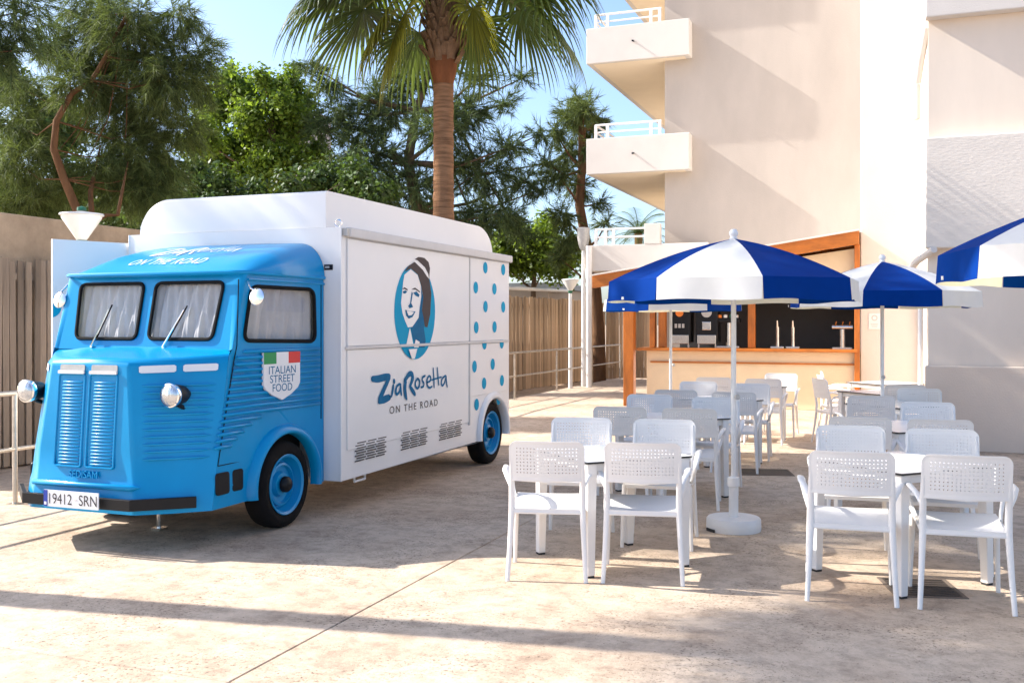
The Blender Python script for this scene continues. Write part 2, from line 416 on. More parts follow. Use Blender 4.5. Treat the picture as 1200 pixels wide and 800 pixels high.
def ground_material():
    m = bpy.data.materials.new("worn_beige_concrete"); m.use_nodes = True
    nt = m.node_tree; b = nt.nodes["Principled BSDF"]
    N = nt.nodes.new; L = nt.links.new
    geo = N("ShaderNodeNewGeometry")
    def noise(scale, detail=6, rough=0.6, dist=0.0):
        n = N("ShaderNodeTexNoise"); n.inputs["Scale"].default_value = scale; n.inputs["Detail"].default_value = detail
        n.inputs["Roughness"].default_value = rough; n.inputs["Distortion"].default_value = dist
        L(geo.outputs["Position"], n.inputs["Vector"]); return n
    def ramp(src, stops):
        r = N("ShaderNodeValToRGB"); L(src, r.inputs[0])
        e = r.color_ramp.elements
        e[0].position, e[0].color = stops[0]; e[1].position, e[1].color = stops[1]
        for p, c in stops[2:]:
            x = e.new(p); x.color = c
        return r
    big = noise(0.9, 7, 0.62, 0.4)
    c1 = ramp(big.outputs["Fac"], [(0.28, (0.48, 0.355, 0.255, 1)), (0.72, (0.65, 0.53, 0.41, 1)), (0.5, (0.60, 0.475, 0.355, 1))])
    mid = noise(7.0, 8, 0.75)
    c2 = ramp(mid.outputs["Fac"], [(0.32, (0.50, 0.47, 0.45, 1)), (0.56, (1.04, 1.03, 1.02, 1))])
    mx = N("ShaderNodeMix"); mx.data_type = 'RGBA'; mx.blend_type = 'MULTIPLY'; mx.inputs["Factor"].default_value = 0.75
    L(c1.outputs[0], mx.inputs["A"]); L(c2.outputs[0], mx.inputs["B"])
    fine = noise(42, 5, 0.7)
    pitc = ramp(fine.outputs["Fac"], [(0.36, (0.28, 0.25, 0.23, 1)), (0.46, (1, 1, 1, 1))])
    patch = noise(1.7, 4, 0.6)
    pf = ramp(patch.outputs["Fac"], [(0.42, (0, 0, 0, 1)), (0.60, (1, 1, 1, 1))])
    mx2 = N("ShaderNodeMix"); mx2.data_type = 'RGBA'; mx2.blend_type = 'MULTIPLY'
    L(pf.outputs[0], mx2.inputs["Factor"]); L(mx.outputs["Result"], mx2.inputs["A"]); L(pitc.outputs[0], mx2.inputs["B"])
    # scattered dark crumbs
    vo = N("ShaderNodeTexVoronoi"); vo.inputs["Scale"].default_value = 16; L(geo.outputs["Position"], vo.inputs["Vector"])
    cr = ramp(vo.outputs["Distance"], [(0.055, (0.30, 0.26, 0.23, 1)), (0.10, (1, 1, 1, 1))])
    mx3 = N("ShaderNodeMix"); mx3.data_type = 'RGBA'; mx3.blend_type = 'MULTIPLY'; mx3.inputs["Factor"].default_value = 0.8
    L(mx2.outputs["Result"], mx3.inputs["A"]); L(cr.outputs[0], mx3.inputs["B"])
    v2 = N("ShaderNodeTexVoronoi"); v2.inputs["Scale"].default_value = 55; L(geo.outputs["Position"], v2.inputs["Vector"])
    c5 = ramp(v2.outputs["Distance"], [(0.10, (0.34, 0.30, 0.27, 1)), (0.24, (1, 1, 1, 1))])
    p2 = noise(2.6, 5, 0.65); pf2 = ramp(p2.outputs["Fac"], [(0.46, (0, 0, 0, 1)), (0.62, (0.9, 0.9, 0.9, 1))])
    mx4 = N("ShaderNodeMix"); mx4.data_type = 'RGBA'; mx4.blend_type = 'MULTIPLY'
    L(pf2.outputs[0], mx4.inputs["Factor"]); L(mx3.outputs["Result"], mx4.inputs["A"]); L(c5.outputs[0], mx4.inputs["B"])
    st = noise(0.45, 6, 0.7, 0.8); c6 = ramp(st.outputs["Fac"], [(0.34, (0.74, 0.70, 0.68, 1)), (0.46, (1, 1, 1, 1))])
    mx5 = N("ShaderNodeMix"); mx5.data_type = 'RGBA'; mx5.blend_type = 'MULTIPLY'; mx5.inputs["Factor"].default_value = 0.8
    L(mx4.outputs["Result"], mx5.inputs["A"]); L(c6.outputs[0], mx5.inputs["B"])
    L(mx5.outputs["Result"], b.inputs["Base Color"])
    b.inputs["Roughness"].default_value = 0.82
    b.inputs["Specular IOR Level"].default_value = 0.25
    bp = N("ShaderNodeBump"); bp.inputs["Strength"].default_value = 0.35; bp.inputs["Distance"].default_value = 0.012
    ad = N("ShaderNodeMath"); ad.operation = 'ADD'
    L(fine.outputs["Fac"], ad.inputs[0]); L(mid.outputs["Fac"], ad.inputs[1])
    L(ad.outputs[0], bp.inputs["Height"]); L(bp.outputs[0], b.inputs["Normal"])
    return m
M['ground'] = ground_material()
M['earth'] = material("dry_earth", (0.16, 0.12, 0.08), 0.95, var=0.3, vscale=1.0, bump=0.4, bscale=8)
M['joint'] = material("dark_joint", (0.17, 0.13, 0.10), 0.95, var=0.2, vscale=6)

# ------------------------------------------------------------------ ground
LOW = -0.45                                                   # the path beyond the handrail lies lower
mb = MB(); mb.add([(-900, -400, LOW), (900, -400, LOW), (900, 1200, LOW), (-900, 1200, LOW)], [(0, 1, 2, 3)])
o = mb.build("ground", M['ground']); tag(o, "lower dusty ground running on beyond the handrail and fence", "ground", kind="structure")
g = MB().span((-7.55, -5.5, LOW + .004), (11.2, 28.6, -0.02)).build("forecourt", M['joint'])
tag(g, "beige concrete forecourt in large slabs with dark joints", "forecourt", kind="structure")
XE = [-7.56, -2.75, 1.9, 6.55, 11.2]; YE = [-5.5, -0.9, 3.71, 8.6, 13.2, 18.2, 23.4, 28.61]
for i in range(len(XE) - 1):
    for j in range(len(YE) - 1):
        jx, jy = 0.004, 0.004
        mb = MB(); mb.span((XE[i] + jx, YE[j] + jy, -0.12), (XE[i + 1] - jx, YE[j + 1] - jy, 0.0))
        mb.build("slab", M['ground'], g, bevel=0.004, bseg=1)

# drain covers let into the forecourt
def drain(cx, cy, w, d, rz, label, strips):
    t = empty("drain_cover", (cx, cy, 0), label, "drain cover", None, rz)
    MB().box((0, 0, -0.004), (w, d, 0.016)).build("plate", M['dark_metal'], t, bevel=0.004, world_coords=False)
    f = MB()
    for sx, sy, lx, ly in ((0, d / 2 + .012, w + .048, .022), (0, -d / 2 - .012, w + .048, .022), (w / 2 + .012, 0, .022, d), (-w / 2 - .012, 0, .022, d)):
        f.box((sx, sy, -0.003), (lx, ly, 0.016))
    f.build("rim", M['joint'], t, world_coords=False)
    for k in range(strips):
        MB().box((0, -d / 2 + d * (k + .5) / strips, 0.005), (w * .92, .008, .004)).build("ridge", M['dark_metal'], t, world_coords=False)
drain(0.14, 6.50, 0.36, 0.40, 0.25, "rusty square drain cover under the front table of the row by the wall", 8)
drain(-1.30, 10.95, 0.5, 0.42, 0.25, "dark drain cover in the gangway between the two table rows", 0)

# ------------------------------------------------------------------ hotel
hotel = empty("hotel_building", (-2.5, 24.6, 0), "cream stucco hotel block with stacked corner balconies behind the bar", "building")
TOP = 13.0
MB().span((-5.34, 24.6, 3.2), (0.3, 38, TOP)).build("facade_wall", M['stucco'], hotel)
MB().span((-5.338, 24.603, 0), (0.3, 38, 3.198)).build("ground_floor_wall", M['stucco'], hotel)
MB().span((-0.60, 19.2, 0), (0.40, 24.58, TOP)).build("stair_tower", M['stucco_white'], hotel, bevel=0.02)
# wing with parapet bands
wing = MB()
wing.span((0.38, 13.78, 0), (9, 24.4, TOP)).build("wing_wall", M['wing'], hotel)
MB().span((0.34, 13.62, 0), (9, 13.776, 1.05)).build("wing_plinth", M['plinth'], hotel, bevel=0.012)
MB().span((0.345, 13.60, 2.52), (9, 13.777, 3.90)).build("wing_parapet", M['stucco_rough'], hotel, bevel=0.015)
MB().span((0.345, 13.60, 5.40), (9, 13.777, 6.80)).build("wing_parapet", M['stucco_white'], hotel, bevel=0.015)
MB().span((0.345, 13.60, 8.30), (9, 13.777, 9.70)).build("wing_parapet", M['stucco_white'], hotel, bevel=0.015)
dp = MB(); dp.tube([(0.37, 13.9, 5.36), (0.30, 14.1, 5.0), (0.26, 14.2, 4.72)], 0.05, 10)
dp.build("drain_pipe", M['stucco_white'], hotel, smooth=True)
dp = MB(); dp.tube([(0.26, 14.2, 4.70), (0.26, 14.2, 4.25)], 0.042, 10); dp.build("drain_pipe", M['stucco_white'], hotel, smooth=True)
dp = MB(); dp.tube([(0.44, 13.55, 2.50), (0.25, 14.0, 2.38), (0.1, 14.4, 2.2)], 0.045, 10); dp.build("drain_pipe", M['stucco_white'], hotel, smooth=True)
dp = MB(); dp.tube([(0.30, 14.2, 0), (0.30, 14.2, 2.2)], 0.035, 10); dp.build("drain_pipe", M['white_metal'], hotel, smooth=True)

def balcony(z0, z1, x0=-7.24, x1=-4.66, soffit=True, front=24.2):
    par = MB()
    t = 0.14
    par.span((x0, front, z0), (x1, front + t, z1))
    par.span((x1 - t, front + t, z0), (x1, 24.598, z1))
    par.span((x0, front + t, z0), (x0 + t, 36, z1))
    p = par.build("balcony", M['stucco_white'], hotel, bevel=0.012)
    MB().span((x0 + t + .003, front + t + .003, z0), (-5.343, 36, z0 + 0.16)).build("floor_slab", M['soffit'], p)
    MB().span((-5.343, front + t + .003, z0), (x1 - t - .003, 24.597, z0 + 0.16)).build("floor_slab", M['soffit'], p)
    r = MB()
    zt = z1 + 0.34
    y = front + 0.10
    r.tube([(x0 + .22, y, zt), (-5.36, y, zt)], 0.028, 8)
    r.tube([(x0 + .22, y, z1 + .16), (-5.36, y, z1 + .16)], 0.022, 8)
    r.tube([(x0 + .22, y, zt), (x0 + .22, 34, zt)], 0.028, 8)
    r.tube([(x0 + .22, y, z1 + .16), (x0 + .22, 34, z1 + .16)], 0.022, 8)
    for x in (x0 + .22, x0 + .52, -5.62, -5.40):
        r.box((x, y, z1 + .17), (.07, .05, .36))
    for yy in range(27, 35, 2):
        r.box((x0 + .22, yy, z1 + .17), (.05, .07, .36))
    r.build("railing", M['white_metal'], p)
    s = MB(); s.tube([((x0 + x1) / 2 - .08, front + .05, (z0 + z1) / 2 + .03), ((x0 + x1) / 2 - .08, front - .12, (z0 + z1) / 2)], 0.022, 8)
    s.build("drain_spout", M['black_plastic'], p)
    return p
balcony(5.30, 6.19)
balcony(8.06, 8.94)
balcony(10.8, 11.7)

# low terrace over the passage, on a slim post
terrace = empty("terrace_slab", (-7.14, 24.24, 0), "white first floor terrace with low railing carried on a slim white post", "terrace")
MB().span((-7.24, 24.15, 2.88), (-4.2, 24.33, 3.52)).build("parapet", M['stucco_white'], terrace, bevel=0.012)
MB().span((-7.24, 24.333, 2.88), (-7.10, 33, 3.52)).build("parapet", M['stucco_white'], terrace, bevel=0.012)
MB().span((-7.095, 24.333, 2.95), (-5.35, 33, 3.12)).build("floor_slab", M['soffit'], terrace)
MB().tube([(-7.14, 24.10, 0), (-7.14, 24.10, 3.5)], 0.075, 12).build("post", M['white_metal'], terrace, smooth=True)
r = MB()
for z in (3.72, 3.92):
    r.tube([(-7.02, 24.24, z), (-5.5, 24.24, z)], 0.026, 8)
r.build("railing", M['white_metal'], terrace)
for x in (-7.0, -6.75, -6.55):
    MB().box((x, 24.24, 3.71), (.07, .05, .40)).build("baluster", M['white_metal'], terrace)
MB().span((-5.75, 24.14, 3.52), (-5.36, 24.34, 4.02)).build("pier", M['stucco_white'], terrace, bevel=0.01)

# ------------------------------------------------------------------ bar
bar = empty("bar_kiosk", (-2.55, 19.1, 0), "open bar with beige counter and orange timber posts under the hotel", "bar")
MB().span((-4.50, 19.10, 0), (-0.66, 19.28, 1.06)).build("front_wall", M['bar_wall'], bar, bevel=0.01)
MB().span((-4.50, 19.283, 0), (-4.32, 21.3, 1.06)).build("end_wall", M['stucco_white'], bar, bevel=0.01)
MB().span((-4.66, 18.92, 1.063), (-0.645, 19.55, 1.115)).build("counter_top", M['wood'], bar, bevel=0.008)
MB().span((-4.42, 19.06, 0.83), (-0.68, 19.097, 0.86)).build("dado_rail", M['wood'], bar)
MB().span((-4.30, 21.3, 0), (-0.63, 21.45, 2.9)).build("back_wall", M['dark_panel'], bar)
MB().span((-4.30, 20.75, 0.86), (-0.66, 21.29, 0.92)).build("back_counter", M['dark_panel'], bar)
def post(x, y, z0, z1, w, d=None):
    MB().span((x - w / 2, y - (d or w) / 2, z0), (x + w / 2, y + (d or w) / 2, z1)).build("post", M['wood_v'], bar, bevel=0.008)
post(-4.80, 18.95, 0, 2.42, 0.20)
post(-4.40, 19.20, 1.118, 2.02, 0.10, 0.14)
post(-4.21, 19.20, 1.118, 2.02, 0.14, 0.14)
post(-2.52, 19.20, 1.118, 2.02, 0.13, 0.14)
post(-0.65, 19.05, 0, 3.0, 0.09, 0.14)
MB().span((-4.47, 19.14, 2.022), (-0.70, 19.27, 2.12)).build("header", M['wood'], bar, bevel=0.006)
# boarding above the header up to the sloped beam
mbp = MB(); mbp.prism([(-4.47, 19.17, 2.123), (-0.70, 19.17, 2.123), (-0.70, 19.17, 2.93), (-4.47, 19.17, 2.42)], (0, 0.05, 0))
mbp.build("gable_panel", M['bar_wall'], bar)
def sloped(x0, x1, za, zb, y0, y1, h, name, m):
    MB().prism([(x0, y0, za), (x1, y0, zb), (x1, y0, zb + h), (x0, y0, za + h)], (0, y1 - y0, 0)).build(name, m, bar, bevel=0.006)
sloped(-5.52, -0.61, 2.27, 2.99, 18.84, 18.98, 0.24, "beam", M['wood'])
sloped(-5.52, -0.61, 2.27, 2.99, 21.6, 21.74, 0.20, "beam", M['wood'])
sloped(-5.52, -0.61, 2.50, 3.22, 18.80, 24.55, 0.03, "roof_sheet", M['stucco_white'])
for k in range(9):
    x = -5.4 + k * 0.58; z = 2.27 + (x + 5.52) / 4.91 * 0.72
    MB().prism([(x, 18.985, z + .09), (x + .08, 18.985, z + .10), (x + .08, 18.985, z + .225), (x, 18.985, z + .215)], (0, 5.4, 0)).build("rafter", M['wood'], bar)

def thing_mesh(name, mb_, mats, label, cat, group=None, **kw):
    o = mb_.build(name, mats, **kw); tag(o, label, cat, group); return o

def coffee_machine(x, label, fruit):
    t = empty("drinks_machine", (x, 19.42, 1.115), label, "drinks machine", "drinks machines on the bar counter")
    MB().box((0, .06, .50), (.42, .36, .80)).build("cabinet", M['black_plastic'], t, bevel=.012, world_coords=False)
    MB().box((0, -.135, .16), (.36, .03, .17)).build("drip_tray", M['steel'], t, bevel=.006, world_coords=False)
    for sx in (-.16, .16):
        MB().box((sx, -.06, .05), (.03, .03, .10)).build("foot", M['steel'], t, world_coords=False)
    if fruit:
        MB().lathe([(0.0001, 0), (.075, 0.004), (.075, .012), (.0001, .014)], 18, Matrix.Translation((0, -.125, .67)) @ Matrix.Rotation(math.pi / 2, 4, 'X')).build("fruit_emblem", M['orange'], t, world_coords=False)
        for k in range(3):
            MB().box((-.07 + .07 * k, -.13, .42), (.045, .02, .08)).build("button_panel", M['lamp_grey'], t, world_coords=False)
    else:
        MB().lathe([(.10, 0), (.10, .012), (.0001, .014)], 18, Matrix.Translation((0, -.122, .68)) @ Matrix.Rotation(math.pi / 2, 4, 'X')).build("bean_window", M['lamp_grey'], t, world_coords=False)
        MB().box((0, -.13, .42), (.17, .03, .16)).build("spout_block", M['steel'], t, bevel=.01, world_coords=False)
coffee_machine(-3.90, "black drinks machine with orange fruit emblem on the bar counter", True)
coffee_machine(-3.38, "black coffee machine with round grey window on the bar counter", False)

def tap_font(x, label):
    t = empty("tap_tower", (x, 19.40, 1.115), label, "tap tower", "tap towers on the bar counter")
    MB().box((0, 0, .02), (.42, .24, .04)).build("drip_tray", M['steel'], t, bevel=.006, world_coords=False)
    MB().tube([(0, .04, .04), (0, .04, .48)], .055, 14).build("column", M['steel'], t, smooth=True, world_coords=False)
    MB().box((0, .02, .53), (.44, .12, .10)).build("head", M['black_plastic'], t, bevel=.02, world_coords=False)
    for k, m in enumerate(('orange', 'lamp_glass', 'lamp_green', 'steel')):
        MB().lathe([(.035, 0), (.035, .05), (.02, .06)], 12, Matrix.Translation((-.16 + .107 * k, -.04, .575))).build("tap_badge", M[m], t, world_coords=False)
tap_font(-2.98, "soft drinks tap tower with coloured badges beside the bar post")

def beer_tap(x, label):
    t = empty("beer_tap", (x, 19.36, 1.115), label, "beer tap", "slim beer taps on one tray")
    MB().box((0, 0, .02), (.24, .20, .04)).build("tray", M['steel'], t, bevel=.006, world_coords=False)
    MB().tube([(0, .03, .04), (0, .03, .18), (0, .01, .40)], [.035, .03, .034], 12).build("column", M['steel'], t, smooth=True, world_coords=False)
    MB().tube([(0, -.01, .40), (0, -.05, .52)], [.022, .014], 10).build("handle", M['steel'], t, smooth=True, world_coords=False)
beer_tap(-2.07, "slim chrome beer tap on the bar counter, the one nearer the middle post")
beer_tap(-1.79, "slim chrome beer tap on the bar counter, the one farther from the middle post")
t = empty("tap_tower", (-0.92, 19.40, 1.115), "silver T-shaped tap tower at the tower end of the bar", "tap tower", "tap towers on the bar counter")
MB().box((0, 0, .015), (.34, .22, .03)).build("drip_tray", M['steel'], t, world_coords=False)
MB().tube([(0, .03, .03), (0, .03, .36)], .05, 12).build("column", M['steel'], t, smooth=True, world_coords=False)
MB().tube([(-.18, .03, .40), (.18, .03, .40)], .045, 12).build("head", M['steel'], t, smooth=True, world_coords=False)
for k in range(3):
    MB().tube([(-.12 + .12 * k, -.02, .43), (-.10 + .12 * k, -.06, .50)], .008, 6).build("lever", M['wood'], t, world_coords=False)

nt_ = MB(); nt_.box((-0.36, 19.19, 1.62), (.20, .012, .28)); thing_mesh("paper_notice", nt_, M['paper'], "small paper notice fixed to the white stair tower", "notice")
dk = bpy.data.objects["paper_notice"]
vs, fs = fill2d([[(.05 * math.cos(a * math.pi / 12), .05 * math.sin(a * math.pi / 12)) for a in range(24)], [(.036 * math.cos(a * math.pi / 12), .036 * math.sin(a * math.pi / 12)) for a in range(24)]])
lp = MB(); lp.add([(-0.36 + v[0], 19.182, 1.68 + v[1]) for v in vs], fs); lp.build("printed_ring", M['lamp_grey'], dk)
for k in range(3):
    MB().box((-0.36, 19.183, 1.57 - .025 * k), (.13 - .02 * k, .002, .007)).build("printed_line", M['lamp_grey'], dk)

# ------------------------------------------------------------------ fences and wall beyond
def slat_mesh(w, h, t, k):
    r = random.Random(k)
    mb_ = MB()
    tp = h + r.uniform(-.03, .03)
    mb_.add([(-w / 2, 0, 0), (w / 2, 0, 0), (w / 2, t, 0), (-w / 2, t, 0),
             (-w / 2 + r.uniform(-.006, .006), r.uniform(-.01, .01), tp), (w / 2 + r.uniform(-.006, .006), r.uniform(-.01, .01), tp + r.uniform(-.015, .015)),
             (w / 2, t, tp), (-w / 2, t, tp)],
            [(0, 1, 5, 4), (1, 2, 6, 5), (2, 3, 7, 6), (3, 0, 4, 7), (4, 5, 6, 7), (0, 3, 2, 1)])
    return mb_.mesh("slat")
def run_fence(name, a, b, pitch, w, h, m, label, posts=True):
    a = Vector(a); b = Vector(b); L = (b - a).length; d = (b - a) / L; ang = math.atan2(d.y, d.x)
    t = empty(name, (a.x, a.y, a.z), label, "fence", None, ang)
    ms = [slat_mesh(w, h, .022, 100 + k) for k in range(8)]
    for x in ms: x.materials.append(m)
    n = int(L / pitch)
    for k in range(n):
        o = bpy.data.objects.new("slat", ms[rnd.randrange(8)]); col.objects.link(o); o.parent = t
        o.location = (pitch * (k + .5) + rnd.uniform(-.004, .004), rnd.uniform(-.008, .008), 0.03 + rnd.uniform(-.01, .015))
        o.rotation_euler = (rnd.uniform(-.008, .008), rnd.uniform(-.008, .008), 0)
    for z in (0.35, h - 0.25):
        MB().span((0, .035, z), (L, .075, z + .09)).build("rail", M['fence_grey'], t, world_coords=False)
    if posts:
        k = 0
        while k * 2.4 < L:
            MB().span((k * 2.4, .08, 0), (k * 2.4 + .08, .16, h + .02)).build("fence_post", M['dark_metal'], t, world_coords=False); k += 1
def fx(y): return -11.67 + (y - 9.3) * .0585
run_fence("wooden_fence", (fx(9.3), 9.3, LOW), (fx(19), 19.0, LOW), 0.125, 0.094, 2.90, M['fence_grey'], "weathered grey picket fence with open gaps beyond the truck's bonnet")
run_fence("wooden_fence", (fx(19.05), 19.05, LOW), (fx(35), 35.0, LOW), 0.125, 0.119, 2.80, M['fence_tan'], "tan board fence running behind the steel handrail")
run_fence("wooden_fence", (fx(35), 35.1, LOW), (-3.6, 36.0, LOW), 0.125, 0.119, 2.70, M['fence_tan'], "tan board fence across the passage behind the terrace post")
w_ = MB(); w_.span((-12.0, 9.0, LOW), (-11.82, 20.5, 3.15))
o = w_.build("boundary_wall", M['grey_wall'], bevel=.02); tag(o, "stained brown rendered wall rising behind the grey picket fence", "wall")
o = MB().span((-13.2, 24, LOW), (-12.9, 31.0, 2.75)).build("boundary_wall", M['grey_wall'], bevel=.02); tag(o, "low rendered wall behind the tan board fence", "wall")
sh = empty("garden_shed", (-12.5, 34, LOW), "low garden shed with grey sheet roof behind the tan fence", "shed")
MB().span((-16.0, 32.0, LOW), (-10.9, 37.5, 2.75)).build("wall", M['stucco'], sh)
MB().span((-16.2, 31.8, 2.753), (-10.7, 37.7, 2.95)).build("roof", M['roof_grey'], sh, bevel=.01)
MB().tube([(-10.75, 26.0, 2.60), (-10.66, 33.5, 2.72)], .06, 8).build("gutter", M['white_metal'], sh, smooth=True)

# handrail along the edge of the forecourt
hr = empty("handrail", (-7.22, 1.5, 0), "two-bar steel handrail along the fence side of the forecourt", "handrail")
PY_ = [1.54, 4.12, 6.70, 9.28, 11.86, 14.44, 17.02, 19.6, 22.4, 25.3, 28.2]
for k, y in enumerate(PY_):
    MB().tube([(-7.22 - (y > 15) * .2, y, 0), (-7.22 - (y > 15) * .2, y, .97)], .022, 10).build("post", M['rail_steel'], hr, smooth=True)
    MB().box((-7.22 - (y > 15) * .2, y, .004), (.10, .10, .008)).build("base_plate", M['rail_steel'], hr)
for z, r_ in ((.97, .022), (.48, .018)):
    MB().tube([(-7.22, 0.5, z), (-7.22, 14.44, z)], r_, 10).build("rail_bar", M['rail_steel'], hr, smooth=True)
    MB().tube([(-7.42, 17.02, z), (-7.42, 28.2, z)], r_, 10).build("rail_bar", M['rail_steel'], hr, smooth=True)
    MB().tube([(-7.22, 14.44, z), (-7.42, 17.02, z)], r_, 10).build("rail_bar", M['rail_steel'], hr, smooth=True)

# lamps
def lamp(x, y, h, head, label, s=1.0):
    t = empty("lamp_post", (x, y, 0), label, "lamp post", "lamp posts around the forecourt")
    MB().tube([(0, 0, 0), (0, 0, h)], [.06 * s, .045 * s], 12).build("pole", M['white_metal'], t, smooth=True, world_coords=False)
    if head == 'cone':
        MB().lathe([(.05 * s, 0), (.07 * s, .03 * s), (.22 * s, .26 * s), (.225 * s, .29 * s)], 20, Matrix.Translation((0, 0, h + .06))).build("lamp_shade", M['lamp_glass'], t, smooth=True, world_coords=False)
        MB().lathe([(.245 * s, 0), (.24 * s, .016), (.10 * s, .035 * s), (.05 * s, .045 * s), (.0001, .05 * s)], 20, Matrix.Translation((0, 0, h + .062 + .29 * s))).build("lamp_cap", M['white_metal'], t, smooth=True, world_coords=False)
        MB().lathe([(.045, 0), (.06, .06)], 12, Matrix.Translation((0, 0, h))).build("collar", M['lamp_green'], t, world_coords=False)
        MB().lathe([(.055 * s, 0), (.05 * s, .03), (.0001, .045)], 12, Matrix.Translation((0, 0, h + .11 + .29 * s))).build("finial", M['lamp_green'], t, world_coords=False)
    else:
        MB().lathe([(.06, 0), (.11, .08), (.155, .30), (.16, .56), (.15, .57)], 18, Matrix.Translation((0, 0, h))).build("lamp_shade", M['lamp_grey'], t, smooth=True, world_coords=False)
lamp(-7.46, 7.72, 2.33, 'cone', "white cone lamp with green collar rising behind the truck's open door", 0.85)
lamp(-7.45, 23.55, 2.32, 'cone', "small white cone lamp post before the tan board fence", 0.9)
lamp(-7.36, 24.35, 3.42, 'cup', "tall lamp with clouded cup-shaped glass beside the terrace corner")

# ------------------------------------------------------------------ food truck
def car_paint(name, c):
    return material(name, c, 0.30, coat=0.06, var=0.07, vscale=2.5, bump=0.03, bscale=7, spec=.28)
M['blue'] = car_paint("sky_blue_paint", (0.0, 0.275, 0.570))
M['blue_rim'] = material("blue_rim_paint", (0.0, 0.27, 0.55), 0.4, coat=0.15)
M['truck_white'] = material("white_van_panel", (0.84, 0.82, 0.795), 0.38, coat=0.15, var=0.02, vscale=2, bump=0.015, bscale=4)
M['trim_white'] = material("off_white_trim", (0.66, 0.63, 0.60), 0.45, var=0.06, vscale=6)
M['rubber'] = material("black_rubber", (0.008, 0.008, 0.008), 0.85, spec=.2, var=0.3, vscale=12, bump=0.1, bscale=60)
M['tyre'] = material("tyre_rubber", (0.009, 0.008, 0.008), 0.9, spec=.2, var=0.35, vscale=10, bump=0.2, bscale=50)
M['chrome'] = material("chrome", (0.86, 0.87, 0.88), 0.06, metal=1.0)
M['lens'] = material("headlamp_glass", (0.62, 0.64, 0.65), 0.16, metal=0.75, coat=0.6, var=0.25, vscale=18, bump=0.4, bscale=50, stretch=(1, 1, .15))
M['curtain'] = material("pale_grey_curtain", (0.74, 0.71, 0.69), 0.9, var=0.12, vscale=4, translucent=0.25)
M['glass'] = glass_material("window_glass", (0.94, 0.95, 0.96))
M['print_cyan'] = material("cyan_print", lin(4, 158, 196), 0.6, spec=.1)
M['print_blue'] = material("teal_blue_print", lin(16, 108, 150), 0.6, spec=.1, var=0.15, vscale=12)
M['print_hair'] = material("brown_grey_print", lin(84, 74, 72), 0.6, spec=.1, var=0.1, vscale=15)
M['print_dark'] = material("charcoal_print", lin(52, 48, 52), 0.45)
M['print_white'] = material("white_print", (0.80, 0.80, 0.80), 0.4)
M['flag_green'] = material("flag_green", lin(0, 140, 76), 0.4)
M['flag_red'] = material("flag_red", lin(214, 42, 42), 0.4)
M['eu_blue'] = material("plate_blue", lin(30, 60, 160), 0.4)
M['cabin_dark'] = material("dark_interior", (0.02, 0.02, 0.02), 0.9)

truck = empty("food_truck", (-5.3, 8.2, 0), "blue and white street food truck with corrugated cab and white box body", "truck")
CX = -5.285
def lerp(a, b, t): return a + (b - a) * t
def nose_at(z):   # half width and Y of the nose edge
    t = (z - .28) / (1.31 - .28); return lerp(.462, .343, t), lerp(5.465, 5.54, t)
def crease_at(z):
    t = (z - .28) / (1.36 - .28); return lerp(.84, .818, t), lerp(5.80, 6.02, t)
def side_u(y): return lerp(.822, .875, min(1, max(0, (y - 5.9) / 1.3)))
# nose shell
zs = [.28, .45, .48, .70, .95, 1.20, 1.30]
sh_ = MB(); vs = []; fs = []
for z in zs:
    n_, ny = nose_at(z); c_, cy_ = crease_at(z)
    if z == .48: n_ -= .006; ny += .012
    for sgn in (-1, 1):
        pass
    mid = (lerp(n_, c_, .5) + .012, lerp(ny, cy_, .5) - .012)
    vs += [(CX - c_, cy_, z), (CX - mid[0], mid[1], z), (CX - n_, ny, z), (CX, ny - .006, z), (CX + n_, ny, z), (CX + mid[0], mid[1], z), (CX + c_, cy_, z)]
k7 = len(zs)
for i in range(k7 - 1):
    for j in range(6):
        fs.append((i * 7 + j, i * 7 + j + 1, (i + 1) * 7 + j + 1, (i + 1) * 7 + j))
o0 = len(vs)
# rounded bonnet front and bonnet deck up to the windscreen foot
vs += [(CX - .812, 6.025, 1.352), (CX - .585, 5.795, 1.338), (CX - .325, 5.575, 1.335), (CX, 5.565, 1.342), (CX + .325, 5.575, 1.335), (CX + .585, 5.795, 1.338), (CX + .812, 6.025, 1.352)]
for j in range(6):
    fs.append(((k7 - 1) * 7 + j, (k7 - 1) * 7 + j + 1, o0 + j + 1, o0 + j))
o1 = len(vs)
vs += [(CX - .79, 6.085, 1.40), (CX - .5, 6.08, 1.404), (CX - .2, 6.075, 1.408), (CX, 6.075, 1.409), (CX + .2, 6.075, 1.408), (CX + .5, 6.08, 1.404), (CX + .79, 6.085, 1.40)]
for j in range(6):
    fs.append((o0 + j, o0 + j + 1, o1 + j + 1, o1 + j))
sh_.add(vs, fs)
sh_.build("nose", M['blue'], truck, smooth=35, bevel=.018, bseg=3)

